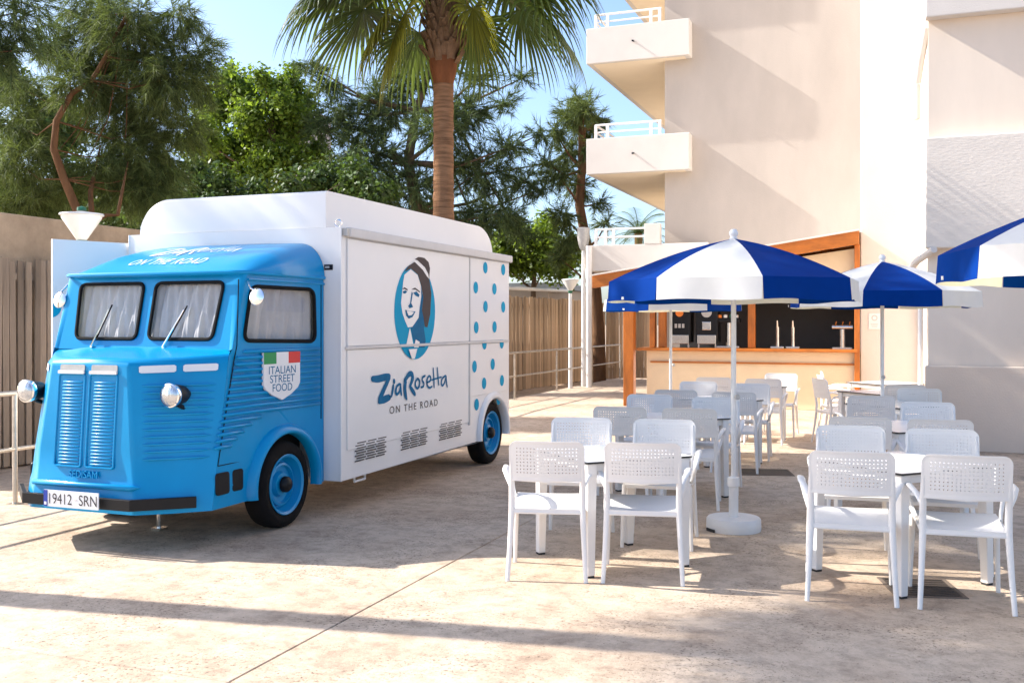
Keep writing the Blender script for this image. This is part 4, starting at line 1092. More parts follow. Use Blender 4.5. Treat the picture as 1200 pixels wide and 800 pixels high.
def backrest_mesh():
    nc, nr, pitch, hole = 18, 8, .0215, .0070
    W, T = .232, .0075
    xs = [-W, -W + .006, -W + .014]
    x0 = -nc * pitch / 2
    for c in range(nc):
        a = x0 + c * pitch + (pitch - hole) / 2; xs += [a, a + hole]
    xs += [W - .014, W - .006, W]
    z0, z1 = .612, .862
    zs = [z0, z0 + .008, z0 + .024]
    zb = z1 - .035 - nr * pitch
    for r in range(nr):
        a = zb + r * pitch + (pitch - hole) / 2; zs += [a, a + hole]
    zs += [z1 - .030, z1 - .018, z1 - .008, z1 - .003, z1]
    xs = sorted(xs); zs = sorted(zs)
    hx = set(); hz = set()
    for c in range(nc):
        a = x0 + c * pitch + (pitch - hole) / 2; hx.add(xs.index(a))
    for r in range(nr):
        a = zb + r * pitch + (pitch - hole) / 2; hz.add(zs.index(a))
    R = .05
    def pos(i, k, side):
        x, z = xs[i], zs[k]
        d = z - (z1 - R)
        if d > 0:
            lim = W - R + math.sqrt(max(0, R * R - d * d)); x = x * lim / W
        d2 = (z0 + .02) - z
        if d2 > 0: x *= 1 - .06 * (d2 / .02) ** 2
        lean = -.195 - (z - .45) * .17
        y = lean - .030 * (1 - (x / W) ** 2)
        th = T * (1.5 if (i < 2 or i > len(xs) - 3 or k > len(zs) - 4 or k < 2) else 1)
        return (x, y + side * th / 2, z)
    nx, nz = len(xs), len(zs)
    mb_ = MB(); vs = []; fs = []
    for sd in (-1, 1):
        for k in range(nz):
            for i in range(nx): vs.append(pos(i, k, sd))
    o2 = nx * nz
    idx = lambda i, k, s=0: s * o2 + k * nx + i
    for k in range(nz - 1):
        for i in range(nx - 1):
            if i in hx and k in hz:
                for (a, b) in (((i, k), (i + 1, k)), ((i + 1, k), (i + 1, k + 1)), ((i + 1, k + 1), (i, k + 1)), ((i, k + 1), (i, k))):
                    fs.append((idx(*a), idx(*b), idx(*b, 1), idx(*a, 1)))
                continue
            fs.append((idx(i, k), idx(i + 1, k), idx(i + 1, k + 1), idx(i, k + 1)))
            fs.append((idx(i, k, 1), idx(i, k + 1, 1), idx(i + 1, k + 1, 1), idx(i + 1, k, 1)))
    for i in range(nx - 1):
        for k in (0, nz - 1): fs.append((idx(i, k), idx(i + 1, k), idx(i + 1, k, 1), idx(i, k, 1)))
    for k in range(nz - 1):
        for i in (0, nx - 1): fs.append((idx(i, k), idx(i, k + 1), idx(i, k + 1, 1), idx(i, k, 1)))
    mb_.add(vs, fs)
    return mb_.mesh("backrest")

def make_chair():
    t = empty("garden_chair", (0, 0, 0), "x", "chair", "white plastic armchairs around the tables")
    link_mesh("backrest", backrest_mesh(), M['chair'], t, world_coords=False)
    # seat: dished slab with waterfall front
    s = MB()
    def seat(a, b, off):
        x = (a - .5) * 2; y = -.215 + .455 * b
        w = .222 - .012 * (1 - b)
        xx = x * w * (1 - .03 * abs(x) * max(0, (b - .9) * 10))
        z = .428 + .052 * b - .016 * (1 - x * x) * (1 - (2 * b - 1) ** 2) - .035 * max(0, (b - .86) / .14) ** 2 + .010 * max(0, (.12 - b) / .12)
        return (xx, y, z - off)
    n = 14
    s.grid(lambda a, b: seat(a, b, 0), n, n); s.grid(lambda a, b: seat(a, b, .022), n, n)
    vs = []; fs = []
    ring = [(i / n, 0) for i in range(n)] + [(1, i / n) for i in range(n)] + [(1 - i / n, 1) for i in range(n)] + [(0, 1 - i / n) for i in range(n)]
    for a, b in ring: vs += [seat(a, b, 0), seat(a, b, .022)]
    k = len(ring)
    fs = [(2 * i, 2 * i + 1, 2 * ((i + 1) % k) + 1, 2 * ((i + 1) % k)) for i in range(k)]
    s.add(vs, fs)
    s.build("seat", M['chair'], t, smooth=45, world_coords=False)
    for sx in (-1, 1):
        MB().tube([(sx * .240, -.262, 0), (sx * .228, -.228, .22), (sx * .219, -.205, .42), (sx * .219, -.200, .50), (sx * .219, -.212, .58), (sx * .219, -.236, .70), (sx * .214, -.258, .825)],
                  [.0125, .015, .018, .018, .017, .013, .006], 8, flat=(1.15, .9)).build("rear_leg", M['chair'], t, smooth=60, world_coords=False)
        MB().tube([(sx * .243, .235, 0), (sx * .236, .225, .22), (sx * .228, .205, .44)], [.012, .0145, .017], 8, flat=(1.1, .9)).build("front_leg", M['chair'], t, smooth=60, world_coords=False)
        MB().tube([(sx * .222, -.212, .575), (sx * .245, -.18, .625), (sx * .272, -.08, .655), (sx * .278, .06, .655), (sx * .275, .15, .635), (sx * .268, .195, .585), (sx * .255, .175, .53), (sx * .236, .12, .475), (sx * .226, .06, .450)],
                  [.012, .016, .018, .019, .018, .016, .015, .014, .012], 8, flat=(.75, 1.3), ref=(0, 0, 1)).build("armrest", M['chair'], t, smooth=60, world_coords=False)
        MB().tube([(sx * .222, -.2, .418), (sx * .226, .21, .448)], .012, 6).build("seat_rail", M['chair'], t, smooth=60, world_coords=False)
    MB().tube([(-.215, -.207, .416), (.215, -.207, .416)], .012, 6).build("seat_rail", M['chair'], t, smooth=60, world_coords=False)
    MB().tube([(-.220, -.222, .620), (0, -.252, .612), (.220, -.222, .620)], .009, 6).build("back_rail", M['chair'], t, smooth=60, world_coords=False)
    return t

def make_table():
    t = empty("square_table", (0, 0, 0), "x", "table", "square white tables")
    lp = rrect(-.39, -.39, .39, .39, .012, 2)
    s = MB(); s.add([(p[0], p[1], .722) for p in lp], [tuple(range(len(lp)))], 0)
    n = len(lp)
    s.add([(p[0], p[1], .722) for p in lp] + [(p[0], p[1], .710) for p in lp], [(i, (i + 1) % n, n + (i + 1) % n, n + i) for i in range(n)] + [tuple(range(n, 2 * n))], 1)
    s.build("tabletop", [M['table_top'], M['table_edge']], t, world_coords=False)
    f = MB()
    for a in range(4):
        R_ = Matrix.Rotation(a * math.pi / 2, 4, 'Z'); f.box((0, .345, .682), (.63, .022, .050), M=R_)
    f.build("apron", M['chair'], t, world_coords=False)
    for sx in (-1, 1):
        for sy in (-1, 1):
            g_ = MB()
            a, b = .034, .026
            cx_, cy_ = sx * .343, sy * .343; dx, dy = sx * .350, sy * .350
            g_.add([(cx_ - a, cy_ - a, .709), (cx_ + a, cy_ - a, .709), (cx_ + a, cy_ + a, .709), (cx_ - a, cy_ + a, .709),
                    (dx - b, dy - b, .012), (dx + b, dy - b, .012), (dx + b, dy + b, .012), (dx - b, dy + b, .012)],
                   [(0, 1, 2, 3), (4, 5, 6, 7), (0, 1, 5, 4), (1, 2, 6, 5), (2, 3, 7, 6), (3, 0, 4, 7)])
            lo_ = g_.build("leg", M['chair'], t, bevel=.006, world_coords=False)
            MB().box((dx, dy, .006), (.046, .046, .012)).build("foot_pad", M['foot'], lo_, world_coords=False)
    return t

chair0 = make_chair(); used = [False]
def chair(x, y, deg, label):
    """x, y: where the rear feet stand (mid-point); deg: facing, 0 = +Y"""
    c = copy_tree(chair0) if used[0] else chair0
    used[0] = True
    a = math.radians(deg)
    off = Vector((-math.sin(a), math.cos(a), 0)) * .255
    c.location = (x + off.x, y + off.y, 0); c.rotation_euler = (0, 0, a)
    c["label"] = label
table0 = make_table(); usedt = [False]
def table(x, y, deg, label):
    c = copy_tree(table0) if usedt[0] else table0
    usedt[0] = True
    c.location = (x, y, 0); c.rotation_euler = (0, 0, math.radians(deg)); c["label"] = label

TL = "in the row beside the truck"; TW = "in the row beside the wall"
table(-1.785, 6.53, 45, "white square table at the viewer's end of the row beside the truck")
table(-1.95, 9.25, 46, "second white square table from the viewer " + TL)
table(-1.94, 11.62, 44, "third white square table from the viewer " + TL)
table(-1.93, 14.15, 45, "white square table at the bar end of the row beside the truck")
table(0.02, 6.72, 46, "white square table at the viewer's end of the row beside the wall")
table(0.03, 9.05, 44, "second white square table from the viewer " + TW)
table(0.02, 11.50, 47, "white square table with the umbrella pole beside it, third " + TW)
table(-0.16, 13.50, 45, "fourth white square table from the viewer " + TW)
table(-0.14, 15.60, 43, "white square table at the bar end of the row beside the wall")

chair(-2.00, 5.84, 15, "white perforated armchair in front of the truck row's first table, truck side")
chair(-1.435, 5.985, 12, "white perforated armchair in front of the truck row's first table, gangway side")
chair(-2.24, 7.36, 190, "white armchair facing the viewer across the truck row's first table, truck side")
chair(-1.62, 7.44, 186, "white armchair facing the viewer across the truck row's first table, gangway side")
chair(-2.24, 8.50, 10, "white armchair seen from behind at the truck row's second table, truck side")
chair(-1.64, 8.53, 8, "white armchair seen from behind at the truck row's second table, gangway side")
chair(-2.33, 10.02, 187, "white armchair facing the viewer across the truck row's second table, truck side")
chair(-1.64, 9.86, 184, "white armchair facing the viewer across the truck row's second table, gangway side")
chair(-2.24, 10.88, 8, "white armchair seen from behind at the truck row's third table, truck side")
chair(-1.60, 10.78, 5, "white armchair seen from behind at the truck row's third table, gangway side")
chair(-2.29, 12.49, 186, "white armchair facing the viewer across the truck row's third table, truck side")
chair(-1.63, 12.30, 183, "white armchair facing the viewer across the truck row's third table, gangway side")
chair(-2.29, 13.60, 8, "white armchair seen from behind at the truck row's last table, truck side")
chair(-1.62, 13.45, 3, "white armchair seen from behind at the truck row's last table, gangway side")
chair(-1.55, 14.95, 178, "white armchair facing the viewer across the truck row's last table")
chair(-0.235, 5.99, 4, "white perforated armchair in front of the wall row's first table, gangway side")
chair(0.362, 6.04, 5, "white perforated armchair in front of the wall row's first table, wall side")
chair(-0.30, 7.46, 186, "white armchair facing the viewer across the wall row's first table, gangway side")
chair(0.29, 7.42, 183, "white armchair facing the viewer across the wall row's first table, wall side")
chair(-0.26, 8.22, 6, "white armchair seen from behind at the wall row's second table, gangway side")
chair(0.31, 8.22, 5, "white armchair seen from behind at the wall row's second table, wall side")
chair(0.27, 9.93, 184, "white armchair facing the viewer across the wall row's second table")
chair(-0.23, 10.68, 14, "white armchair seen from behind at the wall row's third table")
chair(0.24, 12.02, 178, "white armchair facing the viewer across the wall row's third table")
chair(0.10, 12.72, 10, "white armchair seen from behind at the wall row's fourth table")
chair(-0.93, 13.75, -62, "white armchair at the gangway side of the wall row's fourth table")
chair(-0.98, 14.7, -75, "white armchair in the gangway between the wall row's last two tables")
chair(-1.02, 15.75, -85, "white armchair at the gangway side of the wall row's last table")

# ------------------------------------------------------------------ umbrellas
M['canvas_blue'] = material("royal_blue_canvas", (0.0, 0.034, 0.235), 0.85, var=0.08, vscale=5, bump=0.08, bscale=160, translucent=0.22, spec=.08)
M['canvas_white'] = material("white_canvas", (0.76, 0.76, 0.77), 0.8, var=0.04, vscale=5, bump=0.08, bscale=160, translucent=0.25)
def make_umbrella():
    t = empty("parasol", (0, 0, 0), "x", "parasol", "blue and white parasols")
    b = MB(); b.lathe([(.205, 0), (.208, .02), (.205, .085), (.195, .098), (.05, .102)], 40); bo = b.build("base", M['white_metal'], t, smooth=40, world_coords=False)
    MB().box((0, -.2065, .012), (.10, .012, .022)).build("base_slot", M['foot'], bo, world_coords=False)
    b = MB(); b.lathe([(.036, .10), (.036, .33), (.046, .335), (.046, .40), (.036, .405)], 18); b.build("socket", M['white_metal'], t, smooth=40, world_coords=False)
    MB().tube([(0, 0, .38), (0, 0, 2.24)], .020, 14).build("pole", M['white_metal'], t, smooth=60, world_coords=False)
    MB().tube([(.03, 0, 1.02), (.055, 0, 1.02)], [.016, .022], 10).build("tilt_knob", M['lamp_grey'], t, smooth=60, world_coords=False)
    fi = MB(); fi.lathe([(.026, 2.215), (.034, 2.232), (.024, 2.245), (.034, 2.262), (.035, 2.280), (.02, 2.302), (.0001, 2.306)], 16); fi.build("finial", M['white_metal'], t, smooth=60, world_coords=False)
    R, ZT, ZR, VH = .955, 2.235, 1.905, .155
    def rib_z(s): return ZT - (ZT - ZR) * (.55 * s + .45 * s * s)
    for k in range(8):
        a0 = 2 * math.pi * (k - .5) / 8; a1 = 2 * math.pi * (k + .5) / 8
        def pt(a, s, sag=1.0):
            w = s
            p0 = Vector((math.cos(a0), math.sin(a0), 0)) * R * s; p1 = Vector((math.cos(a1), math.sin(a1), 0)) * R * s
            p = p0.lerp(p1, a); p.z = rib_z(s) - .045 * 4 * a * (1 - a) * s * (1 - s) * 1.4 - .004
            return p
        m = M['canvas_blue'] if k % 2 == 0 else M['canvas_white']
        q = MB(); q.grid(lambda a, b: tuple(pt(a, .03 + .97 * b)), 8, 10)
        qo = q.build("canopy_panel", m, t, smooth=60, world_coords=False)
        v = MB()
        def val(a, b):
            p = pt(a, 1.0)
            n2 = Vector((math.cos((a0 + a1) / 2), math.sin((a0 + a1) / 2), 0))
            p = p + n2 * (.012 * math.sin(a * math.pi * 3) * b + .012 * b); p.z -= VH * b - .006 * b * math.sin(a * math.pi * 2)
            return tuple(p)
        v.grid(val, 10, 4); v.build("valance", m, qo, smooth=60, world_coords=False)
        rb = MB(); rb.tube([Vector((math.cos(a0) * R * s, math.sin(a0) * R * s, rib_z(s) - .018)) for s in (.03, .25, .5, .75, .985)], .006, 6)
        rb.build("rib", M['white_metal'], t, world_coords=False)
        st = MB(); st.tube([(math.cos(a0) * .03, math.sin(a0) * .03, 1.80), (math.cos(a0) * R * .5, math.sin(a0) * R * .5, rib_z(.5) - .025)], .005, 6)
        st.build("strut", M['white_metal'], t, world_coords=False)
    MB().lathe([(.034, 1.77), (.034, 1.83), (.024, 1.84)], 14).build("runner", M['white_metal'], t, smooth=40, world_coords=False)
    MB().box((0, -.958, 1.765), (.03, .004, .02)).build("maker_label", M['canvas_white'], t, world_coords=False)
    return t
u0 = make_umbrella()
def facing(x, y, deg):   # turn so that a panel's middle faces the camera, plus deg
    return math.atan2(-y, -x) + math.radians(deg)
UM = [(-1.165, 7.83, 45 - 11, "blue and white parasol on a round white base at the front of the gangway", 1.0),
      (-2.86, 13.55, 45 + 6, "blue and white parasol showing below the big front parasol, near the bar post", 1.0),
      (-0.135, 11.28, 12, "blue and white parasol over the third table of the row beside the wall", 1.0),
      (1.16, 5.95, 24, "blue and white parasol cut off by the picture edge above the wall row", 1.03)]
for i, (x, y, d, lb, sc) in enumerate(UM):
    u = u0 if i == 0 else copy_tree(u0)
    u.location = (x, y, 0); u.rotation_euler = (0, 0, facing(x, y, d)); u["label"] = lb
    u.scale = (1, 1, sc)

# ------------------------------------------------------------------ vegetation
M['bark'] = material("brown_bark", (0.16, 0.085, 0.045), 0.9, var=0.4, vscale=6, bump=0.7, bscale=20, stretch=(1, 1, .3), spec=.1)
M['bark_grey'] = material("grey_bark", (0.17, 0.12, 0.085), 0.9, var=0.4, vscale=5, bump=0.7, bscale=18, stretch=(1, 1, .3), spec=.1)
M['palm_bark'] = material("palm_trunk", (0.31, 0.165, 0.088), 0.9, var=0.5, vscale=8, bump=0.8, bscale=30, stretch=(.5, .5, 5), spec=.1)
M['palm_neck'] = material("red_brown_palm_fibre", (0.20, 0.075, 0.032), 0.85, var=0.35, vscale=9, bump=0.5, bscale=40, stretch=(1, 1, .3), spec=.1)
M['boot'] = material("dry_leaf_base", (0.22, 0.13, 0.075), 0.85, var=0.4, vscale=9, bump=0.4, bscale=40, spec=.1)
M['needle_dark'] = material("dark_needles", (0.080, 0.118, 0.050), 0.6, island=.5, translucent=.3, spec=.2)
M['needle_mid'] = material("olive_needles", (0.100, 0.138, 0.050), 0.6, island=.5, translucent=.3, spec=.2)
M['leaf_light'] = material("light_green_leaves", (0.130, 0.200, 0.028), 0.5, island=.5, translucent=.45, spec=.3)
M['leaf_dark'] = material("dark_green_leaves", (0.060, 0.105, 0.028), 0.5, island=.5, translucent=.3, spec=.3)
M['frond'] = material("palm_frond_green", (0.075, 0.115, 0.026), 0.45, island=.35, translucent=.28, spec=.35)
M['frond_yellow'] = material("palm_frond_yellowing", (0.17, 0.18, 0.03), 0.5, island=.4, translucent=.35, spec=.3)
M['stalk'] = material("palm_stalk", (0.16, 0.17, 0.05), 0.5, var=.2)

_R = np.array([math.cos(YAW), math.sin(YAW), 0.0]); _F = np.array([-math.sin(YAW), math.cos(YAW), 0.0])
def site(px, py, depth):
    """a point in the place, given the direction it is seen in and its distance"""
    return np.array([0, 0, 1.58]) + depth * (_F + _R * (px - 600) / 1180.0 + np.array([0, 0, (379 - py) / 1180.0]))

def mesh_from_arrays(name, V, nv, mat_):
    """V: (n*nv,3) vertices, faces of nv consecutive vertices"""
    n = len(V) // nv
    me = bpy.data.meshes.new(name)
    me.vertices.add(n * nv); me.vertices.foreach_set("co", V.astype(np.float32).ravel())
    me.loops.add(n * nv); me.loops.foreach_set("vertex_index", np.arange(n * nv, dtype=np.int32))
    me.polygons.add(n); me.polygons.foreach_set("loop_start", np.arange(0, n * nv, nv, dtype=np.int32))
    me.polygons.foreach_set("loop_total", np.full(n, nv, dtype=np.int32))
    me.materials.append(mat_); me.update(calc_edges=True)
    return me

def unit(a): return a / (np.linalg.norm(a, axis=-1, keepdims=True) + 1e-9)

def needle_crown(clumps, brushes, needles, blen, nlen, width, droop=.5, flat_=.75, updir=0.0):
    """clumps: (centre, radius); returns triangles of needle brushes"""
    out = []
    for c, r in clumps:
        nb = max(6, int(brushes * (r ** 1.6)))
        d = unit(nrg.normal(size=(nb, 3)))
        rad = r * (nrg.random(nb) ** .45)[:, None]
        pos = c + d * rad * np.array([1, 1, flat_])
        ax = unit(d * .8 + nrg.normal(size=(nb, 3)) * .45 + np.array([0, 0, updir - droop * .6]))
        L = blen * (.6 + .8 * nrg.random((nb, 1)))
        m = needles
        s = nrg.random((nb, m, 1))
        base = pos[:, None] + ax[:, None] * (s - .3) * L[:, None]
        nd = unit(ax[:, None] * .9 + nrg.normal(size=(nb, m, 3)) * .42 + np.array([0, 0, -droop * .35]))
        ln = nlen * (.6 + .7 * nrg.random((nb, m, 1)))
        tip = base + nd * ln + np.array([0, 0, -1.0]) * (droop * .12 * ln)
        sd = unit(np.cross(nd, nrg.normal(size=(nb, m, 3)))) * width / 2
        tri = np.stack([base - sd, base + sd, tip], axis=2)
        out.append(tri.reshape(-1, 3))
    return np.concatenate(out)

def leaf_crown(clumps, leaves, size, shell=.35):
    out = []
    for c, r in clumps:
        n = int(leaves * r ** 2)
        # sub-clumps give light and dark clusters
        k = max(7, int(17 * r))
        sc = c + unit(nrg.normal(size=(k, 3))) * r * (.35 + .6 * nrg.random((k, 1))) * np.array([1, 1, .85])
        pick = nrg.integers(0, k, n)
        pos = sc[pick] + nrg.normal(size=(n, 3)) * (.11 + r * .11)
        d = unit(pos - c)
        nr_ = unit(d * .5 + nrg.normal(size=(n, 3)) * .7 + np.array([0, 0, .55]))
        t = unit(np.cross(nr_, nrg.normal(size=(n, 3)))); b = np.cross(nr_, t)
        s = size * (.6 + .8 * nrg.random((n, 1)))
        q = np.stack([pos - t * s * .5, pos - b * s * .32 + nr_ * s * .06, pos + t * s * .55, pos + b * s * .32 + nr_ * s * .06], axis=1)
        out.append(q.reshape(-1, 3))
    return np.concatenate(out)

def plant_tree(name, label, cat, base, trunk_pts, trunk_r, clumps, crown_me, bark, branch_r=.04, group=None, branches=True):
    t = empty(name, tuple(base), label, cat, group)
    MB().tube([tuple(p) for p in trunk_pts], [float(lerp(trunk_r[0], trunk_r[1], i / max(1, len(trunk_pts) - 1))) for i in range(len(trunk_pts))], 12).build("trunk", bark, t, smooth=60)
    if branches:
        tp = [np.array(p) for p in trunk_pts]
        for c, r in clumps:
            cand = [p for p in tp[len(tp) // 3:] if p[2] < c[2] + .1] or [tp[-1]]
            s = min(cand, key=lambda p: np.linalg.norm(p - c))
            mid = (s + c) / 2 + np.array([0, 0, -.08 * np.linalg.norm(c - s)]) + nrg.normal(size=3) * .06
            MB().tube([tuple(s), tuple(mid), tuple(c)], [branch_r, branch_r * .6, branch_r * .2], 6).build("branch", bark, t, smooth=60)
    o = bpy.data.objects.new("crown", crown_me); col.objects.link(o); o.parent = t
    o.matrix_parent_inverse = Matrix.Translation(-wpos(t)); o["kind"] = "stuff"
    return t

def clumps_at(lst, depth, spread):
    out = []
    for px, py, rp in lst:
        d = depth + nrg.uniform(-spread, spread)
        out.append((site(px, py, d), rp / 1180.0 * d))
    return out

# casuarina over the wall, left of the truck
D = 16.4
cl = clumps_at([(26, 195, 40), (24, 150, 34), (110, 58, 44), (150, 28, 40), (96, 100, 34), (152, 105, 46), (198, 92, 42), (228, 66, 22), (196, 150, 42), (152, 182, 40), (118, 200, 30),
                (44, 236, 34), (186, 202, 32), (238, 100, 13), (212, 22, 22), (244, 50, 9), (112, 12, 40), (16, 240, 24), (30, 106, 22), (62, 56, 22), (140, 140, 40), (172, 62, 38), (178, 225, 20), (140, 228, 26), (85, 225, 18)], D + .9, .6)
D2 = D + .25
tr = [site(104, 420, D) * [1, 1, 0] + [0, 0, LOW], site(105, 300, D), site(94, 255, D), site(75, 210, D), site(63, 175, D), site(66, 142, D), site(84, 110, D2), site(108, 94, D2), site(124, 66, D2), site(136, 40, D2), site(150, 15, D2)]
V = needle_crown(cl, 330, 34, .38, .25, .011, droop=.6)
tt = plant_tree("casuarina_tree", "dark feathery tree with curved reddish trunk behind the wall by the truck", "tree", tr[0], tr, (.085, .018), cl, mesh_from_arrays("crown", V, 3, M['needle_mid']), M['bark'], .014)
MB().tube([tuple(site(112, 400, D)), tuple(site(110, 290, D)), tuple(site(106, 225, D + .2)), tuple(site(118, 170, D + .8))], [.07, .06, .04, .01], 10).build("trunk", M['bark'], tt, smooth=60)
MB().tube([tuple(site(109, 262, D)), tuple(site(124, 252, D - .1)), tuple(site(138, 252, D - .1)), tuple(site(143, 225, D)), tuple(site(150, 190, D + .6))], [.04, .035, .032, .026, .008], 8).build("branch", M['bark'], tt, smooth=60)
# tall dark tree standing off to the left; its lowest sprays hang into the corner and it shades the tables
cl = [(np.array(p), r) for p, r in ((tuple(site(2, 30, 14.2)), .50), (tuple(site(24, 14, 14.4)), .45), (tuple(site(-30, 62, 14.0)), .6), (tuple(site(14, 60, 14.0)), .28), (tuple(site(-60, 10, 13.6)), .7), ((-12.6, 9.6, 5.9), .75), ((-12.2, 9.3, 6.6), .8), ((-11.9, 8.6, 7.2), 1.0), ((-12.5, 7.6, 7.6), 1.2), ((-11.4, 7.2, 8.2), 1.2), ((-12.4, 6.4, 8.6), 1.2), ((-10.9, 8.2, 8.6), 1.0),
      ((-11.9, 9.0, 9.0), 1.1), ((-12.6, 7.9, 9.8), 1.2), ((-11.3, 6.6, 9.8), 1.0), ((-13.4, 8.6, 7.6), 1.1), ((-12.0, 10.2, 8.0), 1.0), ((-11.0, 9.6, 9.4), .9), ((-12.2, 7.4, 10.8), .9))]
tr = [np.array(p) for p in ((-13.1, 6.8, LOW), (-13.2, 7.0, 2.5), (-13.0, 7.2, 5.0), (-12.5, 7.5, 7.0), (-12.2, 7.7, 9.0), (-12.1, 7.7, 10.4))]
V = needle_crown(cl, 135, 34, .44, .30, .012, droop=.5)
plant_tree("casuarina_tree", "dark drooping foliage hanging in at the top left corner", "tree", tr[0], tr, (.20, .07), cl, mesh_from_arrays("crown", V, 3, M['needle_dark']), M['bark'], .05)
# bright broadleaf tree
D = 29.0
cl = clumps_at([(252, 128, 28), (284, 108, 32), (312, 132, 38), (342, 150, 32), (346, 112, 24), (288, 172, 38), (332, 190, 36), (250, 190, 28), (362, 182, 20), (262, 95, 14), (300, 220, 30), (230, 160, 26), (344, 88, 10), (308, 92, 12), (270, 82, 8), (322, 100, 12), (366, 140, 12)], D, 1.2)
tr = [site(290, 440, D) * [1, 1, 0] + [0, 0, LOW], site(285, 260, D), site(305, 205, D), site(322, 170, D), site(318, 130, D)]
V = leaf_crown(cl, 5200, .125)
plant_tree("leafy_tree", "bright green leafy tree behind the truck's raised roof", "tree", tr[0], tr, (.16, .05), cl, mesh_from_arrays("crown", V, 4, M['leaf_light']), M['bark_grey'], .05)
# dark evergreens between the trunk and the leafy tree
D = 23.5
cl = clumps_at([(225, 215, 26), (200, 238, 24), (165, 245, 24), (262, 225, 26), (300, 235, 24), (345, 228, 26), (390, 215, 28), (420, 205, 24), (130, 250, 22), (240, 250, 22), (440, 235, 24)], D, .8)
tr = [site(280, 470, D) * [1, 1, 0] + [0, 0, LOW], site(280, 300, D), site(282, 250, D)]
V = leaf_crown(cl, 4200, .12)
plant_tree("evergreen_bush", "dark evergreen bushes filling the gap behind the truck roof", "bush", tr[0], tr, (.09, .04), cl, mesh_from_arrays("crown", V, 4, M['leaf_dark']), M['bark_grey'], .03)
# big casuarina behind the palm
D = 28.0
cl = clumps_at([(384, 100, 14), (396, 130, 18), (366, 78, 11), (422, 150, 30), (450, 122, 34), (440, 190, 40), (400, 215, 34), (478, 92, 26), (482, 222, 36), (560, 202, 40), (598, 172, 18), (616, 212, 18), (632, 158, 9),
                (592, 122, 12), (560, 92, 14), (586, 250, 24), (556, 262, 26), (640, 192, 7), (612, 92, 8), (542, 62, 16), (516, 150, 36), (376, 150, 14), (545, 130, 26), (460, 60, 18), (415, 250, 26), (636, 222, 7), (606, 268, 14)], D, 1.4)
tr = [site(500, 470, D) * [1, 1, 0] + [0, 0, LOW], site(498, 330, D), site(490, 250, D), site(478, 190, D), site(488, 130, D), site(505, 80, D)]
V = needle_crown(cl, 250, 30, .50, .26, .020, droop=.15)
plant_tree("casuarina_tree", "large open dark casuarina standing behind the palm", "tree", tr[0], tr, (.24, .08), cl, mesh_from_arrays("crown", V, 3, M['needle_dark']), M['bark_grey'], .07)
# slim pine by the passage
D = 28.6
cl = clumps_at([(670, 137, 16), (698, 140, 10), (650, 154, 10), (666, 182, 16), (690, 172, 9), (654, 206, 13), (674, 218, 14), (644, 192, 6), (660, 252, 13), (700, 238, 7), (666, 282, 12), (656, 302, 9), (710, 262, 6), (684, 128, 12), (684, 150, 15), (676, 116, 8), (690, 195, 9)], D, .8)
b_ = site(703, 446, D) * [1, 1, 0] + [0, 0, LOW]
tr = [b_, site(702, 400, D), site(698, 340, D), site(688, 290, D), site(679, 240, D), site(682, 200, D), site(682, 150, D)]
V = needle_crown(cl, 300, 30, .45, .26, .020, droop=.3)
plant_tree("pine_tree", "slim dark pine with bare leaning trunk beside the white terrace", "tree", tr[0], tr, (.19, .10), cl, mesh_from_arrays("crown", V, 3, M['needle_mid']), M['bark'], .05)
# light bushes behind the tan fence
D = 33.0
cl = clumps_at([(598, 292, 22), (630, 285, 26), (612, 312, 20), (650, 308, 24), (600, 266, 14), (668, 296, 20), (585, 310, 18), (640, 265, 16)], D, 1.0)
tr = [site(625, 436, D) * [1, 1, 0] + [0, 0, LOW], site(625, 340, D), site(628, 300, D)]
V = leaf_crown(cl, 5200, .14)
plant_tree("leafy_tree", "sunlit yellow-green tree showing above the tan fence", "tree", tr[0], tr, (.12, .05), cl, mesh_from_arrays("crown", V, 4, M['leaf_light']), M['bark_grey'], .04)
# hedge of dark trees far behind closing the view
D = 42.0
cl = clumps_at([(20, 250, 60), (100, 240, 60), (180, 225, 60), (60, 150, 50), (240, 240, 50), (330, 250, 50), (420, 260, 50), (500, 285, 50), (570, 300, 40), (-60, 220, 70), (10, 100, 30)], D, 3)
V = leaf_crown(cl, 900, .30)
me = mesh_from_arrays("foliage", V, 4, M['leaf_dark'])
o = bpy.data.objects.new("foliage", me); col.objects.link(o); tag(o, "dark belt of trees far behind the fence", "foliage", kind="stuff")

